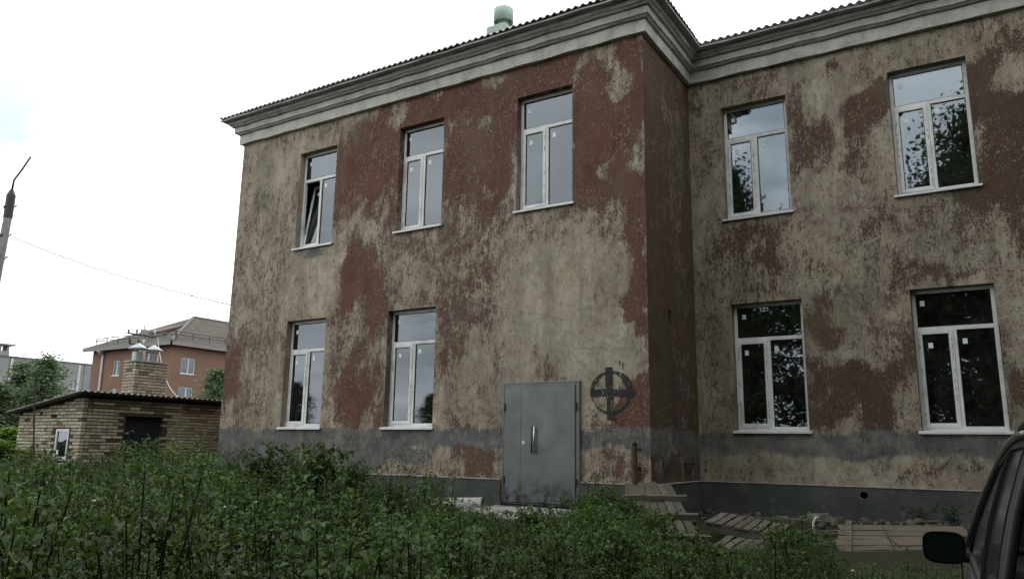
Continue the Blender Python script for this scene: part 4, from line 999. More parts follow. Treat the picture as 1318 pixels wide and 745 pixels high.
# two flat pallets, one slid over the other
def flat_pallet(corner, ux, uy, nb_, L_, Wd_, label, up):
    """boards run along uy, spaced along ux"""
    ux, uy = Vector(ux).normalized(), Vector(uy).normalized(); n_ = ux.cross(uy).normalized(); n_ = n_ if n_.z > 0 else -n_
    c = Vector(corner); r_ = empty('wooden_pallet', c+ux*Wd_/2+uy*L_/2, label, 'pallet', 'old grey wooden pallets')
    for k in range(nb_):
        u = Wd_*(k+.5)/nb_; A = c+ux*(u+random.gauss(0, .006)); A = A+n_*.1
        plank(r_, A+uy*random.uniform(-.03, .02), A+uy*(L_+random.uniform(-.03, .02)), Wd_/nb_-.026, .02, n_, M['wood_grey'])
    for s in (.04, .5, .96):
        A = c+uy*L_*s; plank(r_, A, A+ux*Wd_, .09, .098, n_, M['wood_grey'], 'stringer')
    return r_
def P3(px, py, z): return on_z(px, py, z)
# upper pallet: corners seen at (905,664) (925,658) (1010,680) (985,690)
c0 = P3(905, 672, .62); c1 = P3(1003, 690, .50); c2 = P3(930, 659, .66)
flat_pallet(c0-Vector((0, 0, .1)), c1-c0, c2-c0, 8, max(.8, min(1.2, (c2-c0).length)), (c1-c0).length, 'upper flat wooden pallet slid over another beside the leaning one', 0)
c0 = P3(916, 702, .40); c1 = P3(990, 716, .34); c2 = P3(950, 682, .50)
flat_pallet(c0-Vector((0, 0, .1)), c1-c0, c2-c0, 6, max(.8, min(1.2, (c2-c0).length)), (c1-c0).length, 'lower flat wooden pallet half hidden under the upper one', 0)

# board panel propped up: six long boards with a batten, over a crate
A0 = at_d(1076, 720, 9.6); A1 = at_d(1262, 720, 9.1); B0 = at_d(1077, 676, 10.1); B1 = at_d(1250, 679, 9.65)
bp = empty('board_panel', (A0.x, A0.y, .35), 'tilted panel of long brown boards with an upright batten by the car', 'board panel')
nrm = (A1-A0).cross(B0-A0).normalized(); nrm = nrm if nrm.z > 0 else -nrm
H_ = (B0-A0).length
edges = [0, .22, .36, .54, .66, .82, 1.0]
for k in range(6):
    t = (edges[k]+edges[k+1])/2; w = H_*(edges[k+1]-edges[k])-.012; j = random.uniform(-.03, .03); xx = (A1-A0).normalized()
    plank(bp, A0.lerp(B0, t)+xx*j, A1.lerp(B1, t)+xx*random.uniform(-.25, .1), w, .025, nrm, M['wood_brown'])
t0 = .094; bt = plank(bp, A0.lerp(A1, t0)+nrm*.026-(B0-A0)*.0, B0.lerp(B1, t0)+nrm*.026+(B0-A0)*.06, .062, .03, nrm, M['wood_brown'], 'batten')
for k in range(6):
    p = A0.lerp(A1, t0).lerp(B0.lerp(B1, t0), .12+k*.16)+nrm*.056; mb = MB(); mb.tube([p, p+nrm*.006], .008, 6); mb.build('bolt', M['rust'], bt)
for (ta, tb) in (((.35, .95), (.44, .08)), ((.52, .30), (.45, .02)), ((.66, .18), (.60, .03)), ((.38, .6), (.47, .3))):
    pa = A0.lerp(A1, ta[0]).lerp(B0.lerp(B1, ta[0]), ta[1])+nrm*.0275; pb = A0.lerp(A1, tb[0]).lerp(B0.lerp(B1, tb[0]), tb[1])+nrm*.0275
    MB().tube([pa, pa.lerp(pb, .5)+nrm*.004, pb], .007, 5).build('rusty_strap', M['rust'], bp)
gx = (A1-A0).normalized()
for s in (.18, .85):      # legs that carry the panel
    a = A0.lerp(A1, s)-nrm*.003; b = B0.lerp(B1, s)-nrm*.003; 
    plank(bp, (a.x, a.y, .30), (a.x, a.y, a.z-.012), .07, .05, -Vector((FH.x, FH.y, 0)), M['wood_brown'], 'prop_leg'); plank(bp, (b.x, b.y, .30), (b.x, b.y, b.z-.012), .07, .05, -Vector((FH.x, FH.y, 0)), M['wood_brown'], 'prop_leg')
cr = empty('wooden_crate', A0.lerp(A1, .55), 'low wooden crate standing under the tilted board panel', 'crate')
cr.location.z = .35; e0 = A0.lerp(A1, .38)+Vector((FH.x, FH.y, 0))*.12; e1 = A0.lerp(A1, .75)+Vector((FH.x, FH.y, 0))*.12; fh = Vector((FH.x, FH.y, 0)).normalized()
ztop = A0.z-.02; ztop = max(.62, min(ztop, .75))
zt_ = A0.z-.06
for k in range(5):
    p = e0.lerp(e1, (k+.5)/5); plank(cr, (p.x, p.y, .28), (p.x, p.y, zt_), (e1-e0).length/5-.012, .02, -fh, M['wood_brown'], 'slat')
for s in (0, 1):
    p = e0.lerp(e1, s)+fh*.02; plank(cr, (p.x, p.y, zt_-.08), (p.x+fh.x*.3, p.y+fh.y*.3, zt_-.08), .10, .02, gx, M['wood_brown'], 'side_board')
plank(cr, (e0.x+fh.x*.022, e0.y+fh.y*.022, zt_-.12), (e1.x+fh.x*.022, e1.y+fh.y*.022, zt_-.12), .07, .03, fh, M['wood_brown'], 'rail')
# loose boards lying behind the panel
for i, (a, b, z, w, lb) in enumerate([((1010, 684), (1082, 682), .46, .10, 'weathered board on the ground left of the board panel'), ((1000, 690), (1076, 690), .42, .12, 'second weathered board lying left of the board panel'),
        ((1170, 671), (1212, 668), .50, .09, 'short board lying near the wall behind the board panel'), ((1150, 680), (1240, 672), .52, .14, 'wide splintered board behind the board panel beside the car'), ((935, 668), (1075, 676), .42, .06, 'long thin dark lath along the foot of the wall')]):
    A = on_z(*a, z); B = on_z(*b, z)
    for q in (A, B): q.y = min(q.y, D-.15)
    A.z = B.z = ground_z(A.x, A.y).item()+.03+.02*i*.5
    o = plank(None, A, B, w, .025, (0, -.15, 1), M['wood_grey']); o.name = 'loose_board'; tag(o, lb, 'board', 'loose boards by the wall')
for i, (px, lb) in enumerate(((1120, 'short wooden stake standing behind the board panel at left'), (1163, 'short pale stake standing behind the board panel near its middle'))):
    p = at_d(px, 680, 10.5); t_ = at_d(px, 671 if i == 0 else 672, 10.5); o = plank(None, (p.x, p.y, .3), (t_.x, t_.y, t_.z), .05, .03, -fh, M['wood_grey']); o.name = 'wooden_stake'; tag(o, lb, 'stake')
wp = at_d(1047.5, 684, 11.2); wq = at_d(1047, 672, 11.2); wr2 = at_d(1050, 666, 11.2); ws = at_d(1053, 665.5, 11.2)
o = MB().tube([(wp.x, wp.y, .35), wp, wq, wr2, ws], .018, 8).build('bent_pipe', m_simple('white_plastic_pipe', (.42, .42, .40), .5), None, True); tag(o, 'thin white bent pipe sticking up by the wall', 'pipe')

# ================================================================== PARKED CAR (boxy small off-roader, seen over its rear left corner)
fh2 = Vector((FH.x, FH.y, 0)); CA = R(28.3); MIRX = 2.32
side = R2*math.sin(CA)+fh2*math.cos(CA); rightp = R2*math.cos(CA)-fh2*math.sin(CA)
mir = Vector((EYE.x, EYE.y, 0))+R2*2.625+fh2*4.62
org = mir - side*MIRX + rightp*.80; org.z = -.02
CM = Matrix(((side.x, -rightp.x, 0, org.x), (side.y, -rightp.y, 0, org.y), (0, 0, 1, org.z), (0, 0, 0, 1)))   # local x forward, y left, z up
car = empty('parked_car', org+side*1.85, 'dark boxy car with black door mirror parked at the right edge', 'car')
paint = G('dark_car_paint'); n_ = paint.noise(3, 5, .6)
paintm = paint.done(paint.mix(paint.rng(n_, .35, .7), (.06, .06, .055), (.09, .088, .08)), paint.rng(n_, .3, .7, .28, .45), None, .25, .5, **{'Coat Weight': .5, 'Coat Roughness': .12})
blackp = m_simple('black_plastic', (.012, .013, .013), .5, .15, 8, spec=.3)
rubber = m_simple('tyre_rubber', (.02, .02, .02), .9, .2, 10)
carglass = glass_material('car_glass', (.35, .37, .34), 1.5, .004, .22, .02, .10)
sideglass = glass_material('side_glass_sheen', (.35, .36, .32), 1.5, .004, .12, .10, .22)  # stronger greyish film imitates the building and trees reflected in the glass
lampred = m_simple('tail_lamp_red', (.25, .015, .012), .25, .1, 5, spec=.5); lampw = m_simple('lamp_clear', (.6, .6, .58), .15, .05, 5, spec=.5)
def cbuild(mb, name, mat, parent=car, sm=False, bev=0):
    mb.v = [tuple(CM @ Vector(v)) for v in mb.v]; return mb.build(name, mat, parent, sm, bev)
prof = [(.62, .34), (.78, .36), (.83, .50), (.845, .68), (.835, .84), (.815, .93), (.80, .985)]
secs = [(.0, .93, .0), (.04, .975, .0), (.15, 1, 0), (.9, 1, 0), (1.8, 1, 0), (2.65, 1, 0), (2.95, .99, -.01), (3.45, .975, -.03), (3.66, .95, -.06), (3.72, .90, -.09)]
mb = MB(); vs = []; m_ = len(prof)*2
for x, s, dz in secs:
    ring_ = [(x, y*s, z+dz*(1 if z > .8 else 0)) for y, z in prof] + [(x, -y*s, z+dz*(1 if z > .8 else 0)) for y, z in prof[::-1]]; vs += ring_
fs = []
for i in range(len(secs)-1):
    for k in range(m_): fs.append((i*m_+k, i*m_+(k+1) % m_, (i+1)*m_+(k+1) % m_, (i+1)*m_+k))
fs.append(tuple(range(m_))); fs.append(tuple((len(secs)-1)*m_+k for k in range(m_)))
body = cbuild(mb.add(vs, fs), 'body', paintm, car, False, .012); body.data.polygons.foreach_set('use_smooth', [True]*len(body.data.polygons))
# greenhouse: belt and roof-edge curves
BZ, TZ = .985, 1.555
def tz(x): return 1.625-.115*max(0, (x-.7)/1.3)**1.6
def side_pt(x_b, x_t, t, s=1, push=0):   # t 0 belt .. 1 roof edge
    x = x_b+(x_t-x_b)*t; y = .80+(.625-.80)*t + .022*math.sin(math.pi*t)+push; return Vector((x, s*y, BZ+(tz(x)-BZ)*t))
def side_patch(xb0, xb1, xt0, xt1, t0, t1, s, push=0, n=5, th=.02):
    mb = MB(); vs = []
    for i in range(n+1):
        t = t0+(t1-t0)*i/n
        for a in (0, 1):
            f = lambda A0, A1: A0+(A1-A0)*a
            vs.append(side_pt(f(xb0, xb1), f(xt0, xt1), t, s, push))
    fs = [(2*i, 2*i+1, 2*i+3, 2*i+2) for i in range(n)]; k = len(vs); vs += [v-Vector((0, s*th, 0)) for v in vs]
    fs += [tuple(k+j for j in f[::-1]) for f in fs] + [(0, 1, k+1, k), (2*n, k+2*n, k+2*n+1, 2*n+1)] + [(2*i, k+2*i, k+2*i+2, 2*i+2) for i in range(n)] + [(2*i+1, 2*i+3, k+2*i+3, k+2*i+1) for i in range(n)]
    return mb.add(vs, fs)
# x breaks (belt, roof): rear pillar | quarter window | B pillar | door window | A pillar
XB = [.04, .20, 1.02, 1.12, 2.52, 2.72]; XT = [.26, .40, 1.04, 1.13, 1.86, 1.99]
for s in (1, -1):
    for i, nm in ((0, 'rear_pillar'), (2, 'door_pillar'), (4, 'front_pillar')): cbuild(side_patch(XB[i], XB[i+1], XT[i], XT[i+1], 0, 1, s), nm, paintm)
    for i in (1, 3):
        cbuild(side_patch(XB[i]+.012, XB[i+1]-.012, XT[i]+.012, XT[i+1]-.012, .03, .95, s, -.008, th=.006), 'side_window', sideglass)
        for (t0, t1) in ((0, .035), (.955, 1)): cbuild(side_patch(XB[i], XB[i+1], XT[i], XT[i+1], t0, t1, s, .004, 2, .03), 'window_seal', blackp)
        for e_ in (0, 1):
            a = (XB[i], XT[i]) if e_ == 0 else (XB[i+1]-.018, XT[i+1]-.018); cbuild(side_patch(a[0], a[0]+.018, a[1], a[1]+.018, .035, .955, s, .005, 5, .03), 'window_seal', blackp)
    mb = MB(); mb.tube([Vector((x, s*.632, tz(x)+.012)) for x in (.28, .7, 1.2, 1.6, 1.9, 2.02)]+[side_pt(2.45, 1.95, .6, s, .012)+Vector((.1, 0, 0)), side_pt(2.70, 1.99, .08, s, .012)], [.016]*8, 7); cbuild(mb, 'drip_rail', paintm, car, True)
    mb = MB(); mb.tube([(.45, s*.56, 1.64), (.52, s*.56, 1.70), (.9, s*.56, 1.71), (1.35, s*.56, 1.68), (1.70, s*.56, 1.57)], .02, 8); cbuild(mb, 'roof_rail', blackp, car, True)
    mb = MB(); mb.box((1.28, s*.838-.012, .80), (1.48, s*.838+.016, .835)); cbuild(mb, 'door_handle', blackp, car, bev=.006)
    mb = MB(); mb.box((1.10, s*.842-.003, .40), (1.108, s*.842+.0045, .98)); mb.box((2.42, s*.842-.003, .40), (2.428, s*.842+.0045, .98)); cbuild(mb, 'door_seam', blackp)
    # mirror: rounded shell with glass facing back
    vs = []; fs = []; ny, nz = 12, 5
    shape = [(math.copysign(abs(math.cos(a))**.55, math.cos(a)), math.copysign(abs(math.sin(a))**.6, math.sin(a))) for a in [2*math.pi*k/20 for k in range(20)]]
    mb = MB()
    for j, (dx, sc_) in enumerate(((0, .97), (.03, 1.0), (.07, .9), (.105, .62))):
        for (a, b) in shape: vs.append((MIRX+dx, s*(.925+.112*sc_*a), 1.035+.092*sc_*b))
    for j in range(3):
        for k in range(20): fs.append((j*20+k, j*20+(k+1) % 20, (j+1)*20+(k+1) % 20, (j+1)*20+k))
    fs.append(tuple(60+k for k in range(20))); mirror = cbuild(mb.add(vs, fs), 'door_mirror', blackp, car, True)
    mb = MB(); mb.add([(MIRX+.006, s*(.925+.112*.92*a), 1.035+.092*.9*b) for a, b in shape], [tuple(range(20))]); gl = G('mirror_glass%d' % s); cbuild(mb, 'mirror_glass', gl.done((.006, .010, .008), .12, None, .0, .2), mirror)  # near-black green painted in for the dark trees this glass would reflect
    mb = MB(); mb.tube([(MIRX+.04, s*.80, .985), (MIRX+.04, s*.87, 1.0)], [.035, .03], 8); cbuild(mb, 'mirror_arm', blackp, mirror)
    for x in (.72, 2.92):
        c = Vector((x, s*.70, .33)); Mw = Matrix.Rotation(math.pi/2, 4, 'X')
        mb = MB(); mb.lathe([(.20, -.085), (.29, -.10), (.335, -.07), (.345, 0), (.335, .07), (.29, .10), (.20, .085)], c, 24, Mw); ty = cbuild(mb, 'wheel', rubber, car, True)
        mb = MB(); mb.lathe([(.205, -.08), (.19, -.05), (.06, -.03), (0, -.03)] if s < 0 else [(.205, .08), (.19, .05), (.06, .03), (0, .03)], c, 20, Matrix.Rotation(-math.pi/2, 4, 'X') if False else Mw); cbuild(mb, 'rim', M['galv'], ty, True)
    mb = MB(); mb.box((-.022, s*.70-.09, .62), (.03, s*.70+.09, .90)); cbuild(mb, 'tail_lamp', lampred, car, bev=.01)
    mb = MB(); mb.lathe([(0, .03), (.085, .02), (.10, 0), (.10, -.03)], (0, 0, 0), 18, Matrix.Translation((3.70, s*.58, .70)) @ Matrix.Rotation(math.pi/2, 4, 'Y')); cbuild(mb, 'headlight', lampw, car, True)
# roof: crowned grid
nx, ny = 10, 8; vs = []
for i in range(nx+1):
    x = .26+(1.99-.26)*i/nx
    for j in range(ny+1):
        v = -1+2*j/ny; vs.append((x, .63*v, tz(x)+.075*(1-abs(v)**2.6)*(1-.55*abs((i/nx)*2-1)**4)))
fs = [(i*(ny+1)+j, i*(ny+1)+j+1, (i+1)*(ny+1)+j+1, (i+1)*(ny+1)+j) for i in range(nx) for j in range(ny)]
k = len(vs); vs += [(x, y*.98, z-.03) for x, y, z in vs]; fs += [tuple(k+q for q in f[::-1]) for f in fs]
cbuild(MB().add(vs, fs), 'roof', paintm, car, True)
def cross_glass(xb, xt, name, dirn, parent=car):
    vs = []; n = 8
    for i in range(5):
        t = .03+.9*i/4
        for j in range(n+1):
            v = -1+2*j/n; half = (.80+(.625-.80)*t)*.93; bow = .07*(1-v*v)*dirn; vs.append((xb+(xt-xb)*t+bow, half*v, BZ+(tz(xt)+.02-BZ)*t+.03*(1-v*v)*t))
    fs = [(i*(n+1)+j, i*(n+1)+j+1, (i+1)*(n+1)+j+1, (i+1)*(n+1)+j) for i in range(4) for j in range(n)]
    k = len(vs); vs += [(x-.006*dirn, y, z) for x, y, z in vs]; fs += [tuple(k+q for q in f[::-1]) for f in fs]
    return cbuild(MB().add(vs, fs), name, carglass, parent, True)
cross_glass(.03, .25, 'rear_window', -1); cross_glass(2.71, 2.0, 'windscreen', 1)
# frames closing the gap round the cross glasses
for xb, xt, d_ in ((.04, .26, -1), (2.72, 1.99, 1)):
    mb = MB()
    for s in (1, -1): mb.tube([side_pt(xb, xt, t, s, -.015) for t in (0, .3, .6, .9, 1)], .02, 7)
    mb.tube([(xb, y, BZ+.005) for y in (-.78, 0, .78)], .03, 6); cbuild(mb, 'glass_surround', blackp, car, True)
mb = MB(); mb.box((-.09, -.80, .38), (.0, .80, .54)); cbuild(mb, 'bumper', blackp, car, bev=.03); mb = MB(); mb.box((3.69, -.80, .36), (3.80, .80, .52)); cbuild(mb, 'bumper', blackp, car, bev=.03)
mb = MB(); mb.box((3.70, -.45, .60), (3.735, .45, .80)); cbuild(mb, 'grille', blackp, car, bev=.01)
mb = MB()
for s in (-.36, .36): mb.box((.95, s-.24, .62), (1.06, s+.24, 1.22)); mb.box((.95, s-.24, .55), (1.5, s+.24, .66)); mb.box((.96, s-.12, 1.25), (1.04, s+.12, 1.40))
cbuild(mb, 'seats', m_simple('seat_cloth', (.03, .03, .032), .95), car, bev=.03)

# ================================================================== TREES
def leaf_quads(C, size, r_, flat=.35, aspect=.62):
    """diamond leaves at centres C (n,3)"""
    n = len(C); a = r_.uniform(0, 2*np.pi, n); tilt = r_.normal(0, flat+.35, n); roll = r_.normal(0, .6, n)
    u = np.stack([np.cos(a)*np.cos(tilt), np.sin(a)*np.cos(tilt), np.sin(tilt)], 1)
    s0 = np.stack([-np.sin(a), np.cos(a), np.zeros(n)], 1); nn = np.cross(u, s0); s = s0*np.cos(roll)[:, None]+nn*np.sin(roll)[:, None]
    L_ = (size*r_.uniform(.6, 1.3, n))[:, None]
    V = np.stack([C-u*L_*.5, C+s*L_*aspect*.5-u*L_*.08, C+u*L_*.5, C-s*L_*aspect*.5-u*L_*.08], 1).reshape(-1, 3)
    return V, np.arange(4*n).reshape(n, 4)
def make_tree(name, h, spread, nclump, nleaf, leaf, mat, seed, bare=.25, conic=0.0):
    r_ = np.random.default_rng(seed); tr = MB(); th = h*.88; lean = r_.normal(0, .02*h, 2)
    spine = [Vector((lean[0]*t*t+.03*h*.3*math.sin(3*t+seed), lean[1]*t*t, th*t)) for t in np.linspace(0, 1, 7)]
    tr.tube(spine, [max(.02, h*.017*(1-t*.88)) for t in np.linspace(0, 1, 7)], 8)
    C = []; tint = []
    for k in range(nclump):
        t = bare+(1-bare)*((k+.5)/nclump)**.9; i = min(5, int(t*6)); base_ = spine[i].lerp(spine[i+1], t*6-i)
        env = (math.sin(math.pi*min(1, (t-bare)/(1-bare)*.86+.12))**.7)*(1-conic) + conic*(1.05-(t-bare)/(1-bare))
        a = k*2.4+r_.normal(0, .3); rad = spread*env*r_.uniform(.45, 1.08)
        tip = base_+Vector((math.cos(a)*rad, math.sin(a)*rad, r_.uniform(.02, .35)*rad+r_.normal(0, .02*h)))
        tip.z = min(tip.z, h*.99)
        mid_ = base_.lerp(tip, .5)+Vector((0, 0, .06*rad)); r0 = h*.0055*(1.25-t)
        tr.tube([base_, mid_, tip], [r0, r0*.6, r0*.22], 5, cap=False)
        m = int(nleaf/nclump*r_.uniform(.6, 1.4)); q = r_.beta(1.6, 1.3, m)[:, None]
        cen = np.array(base_)*(1-q)+np.array(tip)*q
        sg = spread*.13*r_.uniform(.7, 1.3)
        cen = cen+r_.normal(0, 1, (m, 3))*np.array([sg, sg, sg*.62])*(.4+.7*q)
        C.append(cen); tint.append(np.clip(r_.normal(r_.uniform(.2, .75), .15, m), 0, 1))
    C = np.concatenate(C); tint = np.concatenate(tint); V, Fc = leaf_quads(C, leaf, r_)
    trunk = tr.mesh('trunk', M['bark'], True)
    o = from_np('crown', V, Fc, mat, None, {'tint': np.repeat(tint, 4)}); crown = o.data; bpy.data.objects.remove(o)
    return trunk, crown
def place_tree(proto, loc, s, rz, name, label, cat='tree', group=None):
    e_ = empty(name, loc, label, cat, group); e_.rotation_euler.z = rz; e_.scale = (s[0], s[0], s[1]) if isinstance(s, tuple) else (s, s, s)
    for nm, me in zip(('trunk', 'crown'), proto):
        o = bpy.data.objects.new(nm, me); COL.objects.link(o); o.parent = e_
    return e_
Lf = {'dark': leaf_material('leaves_dark', (.020, .034, .014), (.045, .070, .026)), 'mid': leaf_material('leaves_mid', (.035, .06, .022), (.075, .115, .04)),
      'blue': leaf_material('leaves_blue_green', (.085, .125, .07), (.18, .235, .14)), 'lime': leaf_material('leaves_lime', (.08, .14, .022), (.19, .27, .055))}
tall = [make_tree('tall', 18, 4.6, 90, 34000, .25, Lf['dark'], 3, .05), make_tree('tall', 16, 4.4, 84, 30000, .25, Lf['dark'], 9, .04), make_tree('spruce', 19, 3.6, 96, 22000, .28, Lf['dark'], 5, .06, .85)]
# reflected row behind the photographer, plus unseen trees added at right to darken the wall
beh = [(6.0, -17.8, 1.06, 0), (2.0, -19.5, .78, 1), (9.4, -16.0, 1.0, 1), (-4.7, -18.2, .86, 2), (11.0, -14.5, 1.02, 0), (12.6, -9.6, .98, 1), (-1.7, -18.6, .84, 1), (13.0, -4.2, .95, 0), (9.2, -20.5, 1.1, 2), (13.8, .4, .88, 1), (13.2, -18.5, 1.1, 0), (5.2, -22.5, 1.05, 0), (18.5, -14.0, 1.1, 2), (18.5, -7.5, 1.05, 1), (.6, -22.5, .92, 1), (-6.6, -22.0, .8, 2)]
for i, (x, y, s, k) in enumerate(beh): place_tree(tall[k], (x, y, -.05), s, i*1.7, 'tall_tree', 'tall dark tree out of view, for window reflections and shade', group='trees behind the photographer')
for i, (x, y, s) in enumerate([(-30, -33, .36), (-26.5, -30, .30), (-41, -36, .42), (-52, -40, .5), (-21, -32, .30), (-64, -50, .6)]): place_tree(tall[1], (x, y, -.05), s, i, 'small_tree', 'small tree in the clearing left of the photographer', group='small trees in the clearing')
# trees in view at the left
lt = [make_tree('left', 5.2, 1.6, 40, 7000, .13, Lf['blue'], 21, .1, .75), make_tree('left', 5.4, 1.6, 40, 7000, .13, Lf['blue'], 25, .08, .8)]
for px, py, dep, k, lb, sx in ((64, 447, 34, 0, 'bushy blue-green tree rising over the shed roof at left', 1.45), (34, 452, 36, 1, 'paler tree left of the tallest one behind the shed', 1.35), (-2, 485, 33, 0, 'lower tree cut by the left edge of the photo', 1.5)):
    t = at_d(px, py, dep); place_tree(lt[k], (t.x, t.y, .35), (sx, (t.z-.35)/(5.2, 5.4)[k]), px, 'leafy_tree', lb)
t = at_d(284, 462, 62); place_tree(lt[1], (t.x, t.y, .35), (2.2, (t.z-.35)/5.4), 4, 'leafy_tree', 'dark green tree in front of the brick building by the wall edge')
bsh = make_tree('bush', 2.2, 1.0, 30, 5200, .10, Lf['lime'], 31, .02)
for px, py, dep, lb, s in ((14, 540, 21, 'yellow-green bush at the left edge beside the shed', 1.3), (-14, 556, 18, 'bright low bush cut off by the left edge', 1.3)):
    t = at_d(px, py, dep); place_tree(bsh, (t.x, t.y, .3), (s, (t.z-.3)/2.2), px, 'green_bush', lb, 'bush')

# ================================================================== BUSHES AND WEEDS
def tube_np(pts, r0, r1, n=3):
    """thin stem as a 3-sided tube -> verts, quads"""
    pts = np.asarray(pts); k = len(pts); a = np.arange(n)*2*np.pi/n; rr = np.linspace(r0, r1, k)
    V = pts[:, None, :]+rr[:, None, None]*np.stack([np.cos(a), np.sin(a), 0*a], 1)[None]
    i = np.arange(k*n).reshape(k, n); f = np.stack([i[:-1], np.roll(i, -1, 1)[:-1], np.roll(i, -1, 1)[1:], i[1:]], -1).reshape(-1, 4)
    return V.reshape(-1, 3), f
def leaves_dir(base_, dirs, L_, w, droop, r_):
    """folded two-quad leaf: 6 verts; base points, horizontal dirs"""
    n = len(base_); up = np.array([0, 0, 1.0]); s = np.cross(dirs, up); s /= np.linalg.norm(s, axis=1)[:, None]+1e-9
    L_ = L_[:, None]; w = w[:, None]; dz = np.zeros((n, 3)); dz[:, 2] = 1
    m = base_+dirs*L_*.45+dz*L_*.10; tip = base_+dirs*L_*.95-dz*(L_*droop[:, None])
    roll = r_.normal(0, .35, n)[:, None]
    eL = m+s*w*.5+dz*w*(.22+roll*.5); eR = m-s*w*.5+dz*w*(.22-roll*.5)
    V = np.stack([base_, eR, tip, eL], 1).reshape(-1, 3); F_ = np.arange(4*n).reshape(n, 4)
    return V, F_
class Acc:
    def __init__(s): s.V = []; s.F = []; s.T = []; s.n = 0
    def add(s, V, F_, t):
        s.V.append(V); s.F.append(F_+s.n); s.T.append(np.broadcast_to(t, (len(V),)).astype(float) if np.ndim(t) == 0 else t); s.n += len(V)
    def get(s): return np.concatenate(s.V), np.concatenate(s.F), np.concatenate(s.T)
def weed_proto(kind, r_):
    """unit-height plant (leaf verts/faces/tint)"""
    A = Acc()
    if kind == 'nettle':
        k = 9; t = np.linspace(0, 1, k); lean = r_.normal(0, .10, 2); pts = np.stack([lean[0]*t**2, lean[1]*t**2, t], 1)
        A.add(*tube_np(pts[::2], .005, .002), .2)
        n = 80; tt = np.sort(r_.uniform(.12, 1, n)); a = r_.uniform(0, 6.28, n); b = np.stack([lean[0]*tt**2, lean[1]*tt**2, tt], 1); el = r_.normal(.15, .25, n)
        d = np.stack([np.cos(a)*np.cos(el), np.sin(a)*np.cos(el), np.sin(el)], 1); L_ = (.058*(1-.5*tt)+.016)*r_.uniform(.6, 1.2, n); b = b+d*(r_.uniform(0, .10, n)*(1.1-tt))[:, None]
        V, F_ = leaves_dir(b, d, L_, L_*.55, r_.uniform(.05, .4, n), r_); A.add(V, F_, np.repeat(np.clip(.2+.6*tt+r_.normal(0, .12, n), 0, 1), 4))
    elif kind == 'bushy':
        for q in range(7):
            a0 = r_.uniform(0, 6.28); sp = r_.uniform(.05, .3); h = r_.uniform(.6, 1); t = np.linspace(0, 1, 5); pts = np.stack([np.cos(a0)*sp*t**1.4, np.sin(a0)*sp*t**1.4, h*t], 1)
            A.add(*tube_np(pts, .007, .002), .05)
            n = 26; tt = np.sort(r_.uniform(.2, 1, n)); a = r_.uniform(0, 6.28, n); el = r_.normal(.1, .35, n); b = np.stack([np.cos(a0)*sp*tt**1.4, np.sin(a0)*sp*tt**1.4, h*tt], 1)
            d = np.stack([np.cos(a)*np.cos(el), np.sin(a)*np.cos(el), np.sin(el)], 1); b = b+d*r_.uniform(0, .08, n)[:, None]; L_ = r_.uniform(.02, .046, n)
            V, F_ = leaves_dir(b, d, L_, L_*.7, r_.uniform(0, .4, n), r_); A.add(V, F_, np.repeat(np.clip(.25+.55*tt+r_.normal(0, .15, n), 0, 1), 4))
    elif kind == 'wormwood':
        lean = r_.normal(0, .08, 2); t = np.linspace(0, 1, 5); A.add(*tube_np(np.stack([lean[0]*t, lean[1]*t, t], 1), .007, .003), .1)
        n = 90; tt = np.sort(r_.uniform(.15, 1, n)); a = r_.uniform(0, 6.28, n); el = r_.normal(.6, .3, n); d = np.stack([np.cos(a)*np.cos(el), np.sin(a)*np.cos(el), np.sin(el)], 1)
        b = np.stack([lean[0]*tt, lean[1]*tt, tt], 1)+d*(r_.uniform(0, .16, n)*(1.15-tt))[:, None]; L_ = r_.uniform(.03, .075, n)
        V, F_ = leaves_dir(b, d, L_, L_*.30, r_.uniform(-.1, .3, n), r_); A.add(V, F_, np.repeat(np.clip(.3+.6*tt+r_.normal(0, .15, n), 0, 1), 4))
    elif kind == 'mound':
        nc = 15
        for q in range(nc):
            a = q*2.4+r_.normal(0, .3); rr_ = .36*math.sqrt((q+.5)/nc)*r_.uniform(.7, 1.2); zc2 = (1-.75*(rr_/.42)**2)*r_.uniform(.72, 1.0); c = np.array([math.cos(a)*rr_, math.sin(a)*rr_, max(.15, zc2)])
            A.add(*tube_np(np.stack([[c[0]*.25, c[1]*.25, 0], c*np.array([.7, .7, .6]), c]), .006, .003), .05)
            n = 15; aa = r_.uniform(0, 6.28, n); el = r_.normal(.05, .3, n); d = np.stack([np.cos(aa)*np.cos(el), np.sin(aa)*np.cos(el), np.sin(el)], 1)
            b = c+np.stack([r_.normal(0, .035, n), r_.normal(0, .035, n), -np.abs(r_.normal(0, .07, n))], 1); L_ = r_.uniform(.028, .062, n)
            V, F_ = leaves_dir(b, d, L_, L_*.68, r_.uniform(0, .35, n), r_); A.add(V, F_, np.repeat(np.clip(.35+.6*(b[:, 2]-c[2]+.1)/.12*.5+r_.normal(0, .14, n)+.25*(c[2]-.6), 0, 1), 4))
    elif kind == 'burdock':
        n = 11; a = r_.uniform(0, 6.28, n); h = r_.uniform(.25, 1, n); sp = r_.uniform(.1, .45, n)*(1.2-h); b = np.stack([np.cos(a)*sp, np.sin(a)*sp, h], 1)
        for i in range(n): A.add(*tube_np(np.stack([[0, 0, 0], b[i]*np.array([.5, .5, .62]), b[i]]), .008, .004), .1)
        el = r_.normal(-.1, .25, n); d = np.stack([np.cos(a)*np.cos(el), np.sin(a)*np.cos(el), np.sin(el)], 1); L_ = r_.uniform(.10, .20, n)
        V, F_ = leaves_dir(b, d, L_, L_*.8, r_.uniform(0, .35, n), r_); A.add(V, F_, np.repeat(r_.uniform(.3, .9, n), 4))
    elif kind == 'umbel':
